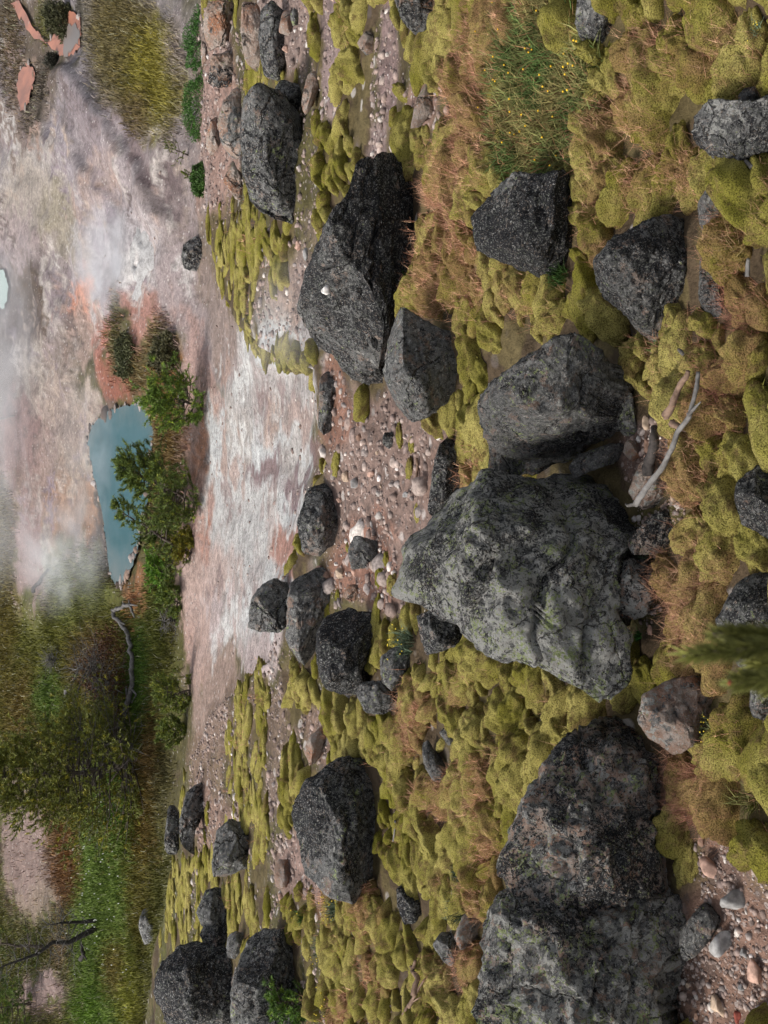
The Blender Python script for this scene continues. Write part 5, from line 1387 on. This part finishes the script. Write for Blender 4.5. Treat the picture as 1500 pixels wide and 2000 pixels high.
def pine(foot, top, width, label, seed=0, whorls=14, per=6, twigs=7, dens=10, colour=(0.055, 0.085, 0.022), name="pine_tree", start=0.12, needle=0.15, nw=0.013, shape=0.8, up=0.55, trunk_r=None, group=None, bare=0.0):
    global RNG
    rg = np.random.default_rng(seed + 5)
    foot = np.array(foot) - np.array([0, 0, 0.05]); top = np.array(top)
    H = np.linalg.norm(top - foot)
    ax = (top - foot) / H
    root = empty(name, foot, label, "tree", group)
    t = Tubes()
    n = 9
    curve = rg.normal(0, 0.012 * H, (n, 3)); curve[0] = 0; curve[-1] = 0
    tp = [foot + (top - foot) * i / (n - 1) + curve[i] for i in range(n)]
    tr = trunk_r or 0.018 * H + 0.02
    t.add(tp, [tr * (1 - 0.9 * i / (n - 1)) for i in range(n)], 8)
    cen, dirs, shade = [], [], []
    for wv in range(whorls):
        s_ = start + (0.97 - start) * (wv / (whorls - 1)) ** 0.9
        c = foot + (top - foot) * s_
        lim = width * (1 - s_) ** shape * (0.55 + 0.45 * min(1, (s_ - start) * 5 + 0.4)) + 0.05 * width
        for k in range(per):
            if rg.random() < 0.12: continue
            a = rg.uniform(0, 6.28)
            out = np.array([math.cos(a), math.sin(a), 0.0])
            L = lim * rg.uniform(0.55, 1.15)
            e = c + out * L + ax * L * up * rg.uniform(0.3, 1.2)
            m = c + out * L * 0.55 + ax * L * up * 0.15
            t.add([c, m, e], [tr * 0.28 * (1 - s_) + 0.008, tr * 0.16 * (1 - s_) + 0.006, 0.004], 4)
            if rg.random() < bare: continue
            for q in range(twigs):
                f = rg.uniform(0.35, 1.0)
                base = (c * (1 - f / 0.55) + m * (f / 0.55)) if f < 0.55 else (m * (1 - (f - .55) / .45) + e * ((f - .55) / .45))
                dd = out * 0.7 + ax * rg.uniform(0.3, 1.1) + rg.normal(0, 0.55, 3)
                dd /= np.linalg.norm(dd)
                tw = base + dd * L * rg.uniform(0.1, 0.34)
                if q % 3 == 0: t.add([base, tw], [0.006, 0.003], 3)
                for g in (1.0, 0.6):
                    cen.append(base + (tw - base) * g); dirs.append(dd); shade.append(rg.uniform(0.6, 1.35))
    for g in range(5):
        cen.append(top - ax * g * 0.03 * H); dirs.append(ax); shade.append(1.1)
    cen, dirs, shade = np.array(cen), np.array(dirs), np.array(shade)
    dens = int(dens * 1.6)
    V = needle_clump(cen - foot, dirs, dens, needle, nw, 0.75)
    c = np.array(colour)[None] * shade[:, None] * np.array([2.0, 1.8, 1.5])
    c = c * np.where(rg.random((len(c), 1)) < 0.18, np.array([[1.8, 1.5, 0.9]]), 1.0)
    c = np.repeat(c, dens * 3, 0)
    t.build("trunk", M['bark'], parent=root, origin=foot)
    o = link_mesh("crown", V, np.arange(len(V)).reshape(-1, 3), M['needle'], parent=root, colors=c, smooth=False)
    return root

f, tpt = stand(384, 985, 229, 906)
pine(f, tpt, 1.75, "leaning green pine whose top stands before the hot pool", 1, 20, 8, 9, 10, start=.05, shape=.55)
f, tpt = stand(372, 1085, 219, 988)
pine(f, tpt, 1.3, "thin sparse pine left of the leaning pine, bare at its middle", 2, 16, 6, 6, 9, start=.05, shape=.6, bare=.35)
f, tpt = stand(392, 792, 292, 768)
pine(f, tpt, 1.5, "short bushy pine sapling above the pinkish bank", 3, 11, 8, 9, 10, (0.06, 0.105, 0.02), start=.03, shape=.35, up=.75)
f, tpt = stand(268, 1497, -40, 1520)
pine(f, tpt, 4.2, "large olive-green conifer at the left edge above the meadow", 4, 30, 10, 11, 9, (0.07, 0.085, 0.018), start=.03, shape=.6, up=.15, needle=.17, nw=.02)
f, tpt = stand(60, 1960, -60, 1975)
pine(f, tpt, 2.6, "dense green conifer in the bottom left corner", 5, 12, 7, 8, 10, (0.06, 0.10, 0.022), start=.02, shape=.5, up=.3, needle=.2)
f, tpt = stand(95, 1850, -70, 1840)
pine(f, tpt, 2.0, "sparse dark conifer behind the dead leaning tree", 6, 12, 5, 5, 9, (0.05, 0.07, 0.02), start=.05, shape=.6, up=.2, bare=.25)
f, tpt = stand(368, 304, 322, 284)
pine(f, tpt, 0.6, "small sparse pine sapling on the brink above grey gravel, upper one", 7, 6, 4, 3, 10, (0.06, 0.085, 0.02), start=.25, shape=.4, up=.6, needle=.06, nw=.008, bare=.2)
f, tpt = stand(376, 345, 355, 335)
pine(f, tpt, 0.3, "tiny pine sapling below the small sparse one on the brink", 8, 5, 4, 3, 10, (0.06, 0.085, 0.02), start=.25, shape=.4, up=.6, needle=.06, nw=.008)
f, tpt = stand(590, 1962, 530, 1955)
pine(f, tpt, 0.34, "tiny green pine sprig in front of the grey-black bottom boulder", 9, 8, 5, 5, 12, (0.05, 0.10, 0.022), start=.05, shape=.4, up=.8, needle=.05, nw=.005)
for i, (bx, by, tx, ty, w, lb) in enumerate([(352, 1180, 318, 1160, .9, "dark green pine shrub beside a bare grey bush, left of the pinkish bank"), (372, 1350, 310, 1352, 1.1, "pine shrub with bare grey twigs at the lower end of the pinkish bank"), (362, 1430, 318, 1425, .8, "small pine shrub at the edge of the moss, below the other pine shrub"), (375, 1065, 345, 1070, .9, "low yellow-green pine shrub at the foot of the sparse pine"),
                                            (345, 1010, 295, 1040, .8, "bushy dark pine between the two pines by the hot pool"), (330, 1125, 290, 1105, .9, "bright green slender shrub left of the hot pool pines")]):
    f, tpt = stand(bx, by, tx, ty)
    pine(f, tpt, w, lb, 20 + i, 8, 8, 8, 9, [(0.055, 0.085, 0.02), (0.06, 0.085, 0.018), (0.06, 0.085, 0.02), (0.09, 0.10, 0.018), (0.05, 0.08, 0.02), (0.06, 0.13, 0.02)][i], name="pine_shrub", start=.05, shape=.3, up=.6, needle=.12, nw=.014)

def dead_tree(foot, top, label, seed, nb=26, blen=1.2, mat='charwood', tr=0.11, name="dead_tree"):
    rg = np.random.default_rng(seed)
    H = np.linalg.norm(top - foot); ax = (top - foot) / H
    root = empty(name, foot, label, "dead tree")
    t = Tubes()
    tp = [foot + (top - foot) * i / 7 + rg.normal(0, 0.012 * H, 3) * (0 < i < 7) for i in range(8)]
    t.add(tp, [tr * (1 - 0.85 * i / 7) for i in range(8)], 8, .1)
    t.build("trunk", M[mat], parent=root, origin=foot)
    b = Tubes()
    for i in range(nb):
        s_ = rg.uniform(0.12, 1.0); c = foot + (top - foot) * s_
        a = rg.uniform(0, 6.28); d = np.array([math.cos(a), math.sin(a), rg.uniform(-.3, .7)])
        L = blen * rg.uniform(0.4, 1.1) * (1.1 - 0.6 * s_)
        p1 = c + d * L * .5 + rg.normal(0, .08, 3) * L; p2 = c + d * L + rg.normal(0, .2, 3) * L
        b.add([c, p1, p2], [0.022, 0.014, 0.006], 4)
        for q in range(3):
            s2 = p1 + (p2 - p1) * rg.random(); b.add([s2, s2 + (d + rg.normal(0, .7, 3)) * L * .35], [0.009, 0.005], 3)
    b.build("branches", M['deadwood'], parent=root, origin=foot)
f, tpt = stand(190, 1812, -20, 1900)
dead_tree(f, tpt, "leaning dead black tree with wispy grey twigs over the meadow", 3, 46, 1.5, tr=.16)
f, tpt = stand(188, 1798, 92, 1806)
dead_tree(f, tpt, "short dead black trunk beside the leaning dead tree", 4, 30, 1.5, tr=.12)
f, tpt = stand(276, 1455, 150, 1440)
dead_tree(f, tpt, "grey bare thicket of twigs between the big conifer and the fallen skeleton", 5, 60, 2.0, 'deadwood', .03, "bare_bush")
f, tpt = stand(240, 1340, 150, 1300)
dead_tree(f, tpt, "dead bush with rusty red leaves above the fallen skeleton", 6, 80, 2.0, 'deadwood', .03, "rusty_bush")
f, tpt = stand(345, 1210, 318, 1212)
dead_tree(f, tpt, "small bare grey bush by the pinkish bank", 7, 40, .8, 'deadwood', .02, "bare_bush")
f, tpt = stand(205, 1630, 170, 1620)
dead_tree(f, tpt, "faint grey twiggy shrub standing in the bright meadow", 8, 16, .9, 'deadwood', .02, "bare_bush")
f, tpt = stand(120, 1285, 90, 1290)
dead_tree(f, tpt, "grey dead bush left of the rusty thicket", 9, 50, .9, 'deadwood', .03, "bare_bush")

# bushes with small leaves
def bush(X, Y, w, h, colour, label, n=1500, name="juniper_bush", leaf=0.05, lw=0.014, cat="bush"):
    p, d = at1(X, Y)
    k = d * T / 1000
    R, H = w * k / 2, h * k
    root = empty(name, p, label, cat)
    st = Tubes()
    for i in range(9):
        a = RNG.uniform(0, 6.28); st.add([np.zeros(3), np.array([math.cos(a) * R * .4, math.sin(a) * R * .2, H * .5]), np.array([math.cos(a) * R * .8, math.sin(a) * R * .3, H * .8])], [0.02, 0.013, 0.006], 4)
    st.build("stems", M['bark'], parent=root)
    u = RNG.normal(size=(n, 3)); u /= np.linalg.norm(u, axis=1)[:, None]
    u = u * RNG.uniform(0.5, 1.0, (n, 1)) ** 0.4
    u[:, 2] = np.abs(u[:, 2])
    u = u * (1 + 0.35 * fbm(u * 2.2 + X, 2))[:, None]
    cen = u * np.array([R, min(R, 2.2 * H), H])
    dirs = u / np.linalg.norm(u, axis=1)[:, None] * .6 + np.array([0, 0, .8]); dirs /= np.linalg.norm(dirs, axis=1)[:, None]
    V = needle_clump(cen, dirs, 4, leaf, lw, .8)
    c = np.repeat(np.array(colour) * RNG.uniform(.5, 1.5, (n, 1)), 12, 0)
    link_mesh("leaves", V, np.arange(len(V)).reshape(-1, 3), M['needle'], parent=root, colors=c, smooth=False)['kind'] = 'stuff'
bush(392, 82, 118, 26, (0.045, 0.12, 0.02), "bright green low juniper on the brink, uppermost of two", 2600, leaf=.06)
bush(388, 212, 140, 26, (0.05, 0.12, 0.02), "bright green low juniper on the brink above the mottled slab", 2800, leaf=.06)
bush(396, 350, 60, 20, (0.05, 0.10, 0.02), "small green juniper under the pine sapling on the brink", 1200, leaf=.06)
bush(225, 1320, 180, 60, (0.10, 0.045, 0.022), "rust-red leafy scrub behind the fallen skeleton", 1100, "rusty_scrub", leaf=.12, lw=.03)
bush(250, 700, 90, 26, (0.085, 0.09, 0.04), "olive scrub strip between pink mud flows", 1200, "scrub", leaf=.16, lw=.03)
bush(332, 690, 90, 34, (0.09, 0.085, 0.04), "olive scrub clump above the bushy pine sapling", 1800, "scrub", leaf=.16, lw=.03)
bush(110, 120, 34, 22, (0.05, 0.048, 0.035), "dark scrub clump under the mud channel's end", 600, "scrub", leaf=.16, lw=.03)
bush(128, 40, 70, 45, (0.075, 0.075, 0.035), "green-brown bush in the bend of the peach channel", 1500, "scrub", leaf=.18, lw=.035)

# ------------------------------------------------------------------ grass of the low ground
def soil_colour(X, Y):
    c = np.tile(s2l((96, 90, 58)), (len(X), 1))
    for s in SOIL:
        w = s[5] * blob(X, Y, s[0], s[1], s[2], s[3], s[6] if len(s) > 6 else .5, s[7] if len(s) > 7 else 0)
        c = c * (1 - w[:, None]) + s2l(s[4]) * w[:, None]
    return c * 0.62

def low_grass():
    n = 520000
    X = RNG.uniform(-40, 400, n); Y = RNG.uniform(-60, 2060, n)
    vegs = [(250, 100, 72, 145, 1, -14), (310, 150, 56, 105, 1, 0), (270, 225, 28, 46, .8, 0), (20, 80, 26, 130, .7, 0), (105, 40, 34, 46, .8, 0), (70, 200, 26, 66, .6, 15),
            (228, 650, 16, 82, .7, 0), (315, 690, 27, 68, .8, 0), (275, 720, 22, 40, .7, 0), (325, 880, 34, 115, .9, 0), (320, 1010, 28, 70, .8, 0),
            (120, 1330, 190, 190, 1, 0), (10, 1130, 24, 190, 1, 0), (310, 1200, 28, 150, 1, 0), (120, 1780, 220, 270, .9, 0), (205, 1760, 66, 290, 1.2, 0), (270, 1500, 60, 150, 1, 0), (275, 1720, 30, 160, 1, 0), (160, 1160, 70, 80, .9, 0), (262, 1960, 24, 90, 1, 0)]
    bare = [(48, 1660, 50, 120), (85, 1940, 46, 36), (60, 1170, 30, 78), (55, 1060, 26, 110), (80, 1760, 34, 36), (92, 1075, 14, 60), (225, 1160, 22, 20)]
    w = np.zeros(n)
    pn = np.stack([X * 0.03, Y * 0.03, 0 * X], -1)
    Xw, Yw = X + 10 * fbm(pn, 3), Y + 18 * fbm(pn + 5, 3)
    for a, b, c, d, s_, g in vegs: w = np.maximum(w, s_ * blob(Xw, Yw, a, b, c, d, .35, g))
    for a, b, c, d in bare: w = w * (1 - .93 * blob(Xw, Yw, a, b, c, d, .35))
    for nm, q, mk in POOLS: w[inpoly(X - 6, Y, q)] = 0
    ve = np.interp(Y, _ey, _ev)
    k = (RNG.random(n) < w * 0.5) & (X < np.minimum(ve + 6, 396))
    X, Y = X[k], Y[k]
    # on the low plain the ground is close to level, so march only from there
    dv = ray(X, Y)
    t = (ZC - 0.2) / -dv[:, 2]
    for _ in range(7):
        P = CAM + dv * t[:, None]
        t = 0.4 * t + 0.6 * (ZC - ground(P[:, 0], P[:, 1])) / -dv[:, 2]
    P = CAM + dv * t[:, None]; d = t
    k = (P[:, 1] > 20) & (np.abs(P[:, 2] - ground(P[:, 0], P[:, 1])) < 0.15)
    P, X, Y, d = P[k], X[k], Y[k], d[k]
    n = len(P)
    c = soil_colour(X + RNG.normal(0, 6, n), Y + RNG.normal(0, 9, n))
    t = RNG.random((n, 1))
    c = c * 1.5 * RNG.uniform(0.75, 1.3, (n, 1)) * np.where(t < 0.2, np.array([[1.25, 1.2, 0.9]]), 1)
    c = np.where((RNG.random(n) < 0.03)[:, None], np.array([0.30, 0.29, 0.19]), c)
    mead = blob(X, Y, 205, 1760, 66, 290, .3)
    blades("grass", P - np.array([0, 0, .03]), RNG.uniform(0.15, 0.5, n) * (1 - .2 * mead), RNG.uniform(.1, .5, n), 0.0004 * d, c, "grass and low scrub of the basin floor")
    m = 75
    X = RNG.normal(200, 34, m); Y = RNG.uniform(1545, 1900, m)
    k = (X > 140) & (X < 268); X, Y = X[k], Y[k]; m = len(X)
    P, d = at(X, Y)
    v0, f0 = ico(1)
    V = (v0 * 0.038)[None] * np.array([.7, .7, 1.3]) + (P + np.array([0, 0, .4]))[:, None]
    F = (np.arange(m)[:, None, None] * len(v0) + f0[None]).reshape(-1, 3)
    o = link_mesh("meadow_flowers", V.reshape(-1, 3), F, M['blade'], colors=np.tile([0.75, 0.75, 0.68], (m * len(v0), 1)))
    tag(o, "white flowers dotted over the bright meadow", kind='stuff')
low_grass()

# ------------------------------------------------------------------ out-of-focus shoots close to the camera
def near_shoots():
    d0 = 0.95
    P = lambda X, Y, d=d0: CAM + ray([X], [Y])[0] * d
    foot = np.array([0.0, 1.05, 0.0]); foot[0] = P(1620, 1290)[0]
    foot[2] = float(ground(foot[0], foot[1])) - 0.05
    root = empty("young_pine", foot, "blurred young pine shoots rising close to the camera at the right border", "tree")
    t = Tubes()
    hub = P(1640, 1290)
    t.add([foot, foot + (hub - foot) * .5 + np.array([.02, 0, 0]), hub], [.022, .018, .012], 8)
    cen, dirs = [], []
    for k_, (X, Y, X2, Y2, dd) in enumerate([(1333, 1280, 1620, 1252, .95), (1392, 1240, 1620, 1240, .98), (1428, 1333, 1630, 1312, .93), (1470, 1298, 1640, 1296, 1.0), (1420, 1262, 1640, 1278, .96), (1496, 1345, 1640, 1330, .94), (1560, 1235, 1660, 1250, 1.0)]):
        tip, b = P(X, Y, dd), P(X2, Y2, dd)
        t.add([hub, b, tip], [.008, .005, .0025], 6)
        L = np.linalg.norm(tip - b)
        for s_ in np.linspace(0.02, 0.97, 46):
            cen.append(b + (tip - b) * s_); dirs.append((tip - b) / L)
    t.build("trunk", M['bark'], parent=root, origin=foot)
    cen, dirs = np.array(cen) - foot, np.array(dirs)
    V = needle_clump(cen, dirs, 40, 0.021, 0.0014, .5)
    c = np.repeat(np.array([0.235, 0.235, 0.06]) * RNG.uniform(.6, 1.4, (len(cen), 1)), 120, 0)
    o = link_mesh("needles", V, np.arange(len(V)).reshape(-1, 3), M['needle'], parent=root, colors=c, smooth=False)
    o['kind'] = 'stuff'
    v0, f0 = ico(2)
    for X, Y, dd in [(1428, 1333, .93)]:
        link_mesh("bud", v0 * .0022, f0, M['bud'], parent=root).location = tuple(P(X - 3, Y, dd) - foot)
M['bud'] = mat_flat('red_bud', (0.22, 0.03, 0.03), (0.30, 0.06, 0.04))
near_shoots()

# ------------------------------------------------------------------ steam
def steam(X, Y, z0, rx, ry, rz, dens, label, seed, zoff=0.0):
    p, d = at1(X, Y)
    v, f = ico(3)
    k = NT("steam")
    tc = k.n('ShaderNodeTexCoord').outputs['Object']
    n = k.noise(k.vmath('ADD', tc, (seed * 3.1, seed * 1.7, 0)), 1.6, 4, 0.6, 0.8)
    r = k.vmath('LENGTH', tc, (0, 0, 0)); r = r.node.outputs['Value']
    fall = k.step(r, 1.0, 0.25)
    dn = k.math('MULTIPLY', k.math('MULTIPLY', fall, k.step(n, 0.36, 0.66)), dens)
    vol = k.n('ShaderNodeVolumePrincipled')
    vol.inputs['Color'].default_value = (0.93, 0.94, 0.96, 1)
    k.put(vol.inputs['Density'], dn)
    vol.inputs['Anisotropy'].default_value = 0.2
    k.t.links.new(vol.outputs[0], k.out.inputs['Volume'])
    o = link_mesh("steam", v, f, k.m, loc=p + np.array([0, 0, z0]))
    o.scale = (rx, ry, rz)
    tag(o, label, kind='stuff')
def vent():
    p, d = at1(272, 505)
    n, m = 48, 9
    a = np.linspace(0, 2 * math.pi, n, endpoint=False)
    prof = [(0.15, -.35), (0.42, -.1), (0.62, .22), (0.8, .33), (1.0, .28), (1.25, .14), (1.6, .03), (2.0, -.06), (2.4, -.2)]
    V = np.array([[r * math.cos(t) * 1.15, r * math.sin(t), h] for r, h in prof for t in a])
    V = V * np.array([.8, .8, .7]) + np.stack([fbm(V * 1.6 + q, 4) for q in (0, 5, 9)], -1) * np.array([.2, .2, .12])
    F = np.array([(i * n + j, i * n + (j + 1) % n, (i + 1) * n + (j + 1) % n, (i + 1) * n + j) for i in range(m - 1) for j in range(n)])[:, ::-1]
    o = link_mesh("steam_vent", V, F, M['whitecrust'], loc=p)
    tag(o, "white crusted steam vent on the grey gravel flat", "vent")
vent()
steam(215, 880, .8, 4.5, 2.6, 1.7, .2, "thin steam drifting over the hot pool", 1)
steam(205, 1060, .9, 4.0, 2.4, 1.8, .2, "steam at the lower end of the hot pool", 2)
steam(150, 1090, 1.2, 3.6, 3.0, 2.6, .36, "white steam wisp rising left of the hot pool", 3)
steam(60, 680, 1.8, 9.0, 6.0, 4.0, .14, "broad steam veil over the brown pond", 4)
steam(50, 920, 1.6, 9.0, 5.0, 3.5, .18, "steam veil over the reddish mud flat", 5)
steam(235, 510, .5, 3.2, 2.6, 1.9, .8, "steam from the white vent on the grey gravel", 6)
steam(600, 640, .3, 0.9, 1.0, 0.5, .45, "steam haze behind the longest dark boulder", 7)
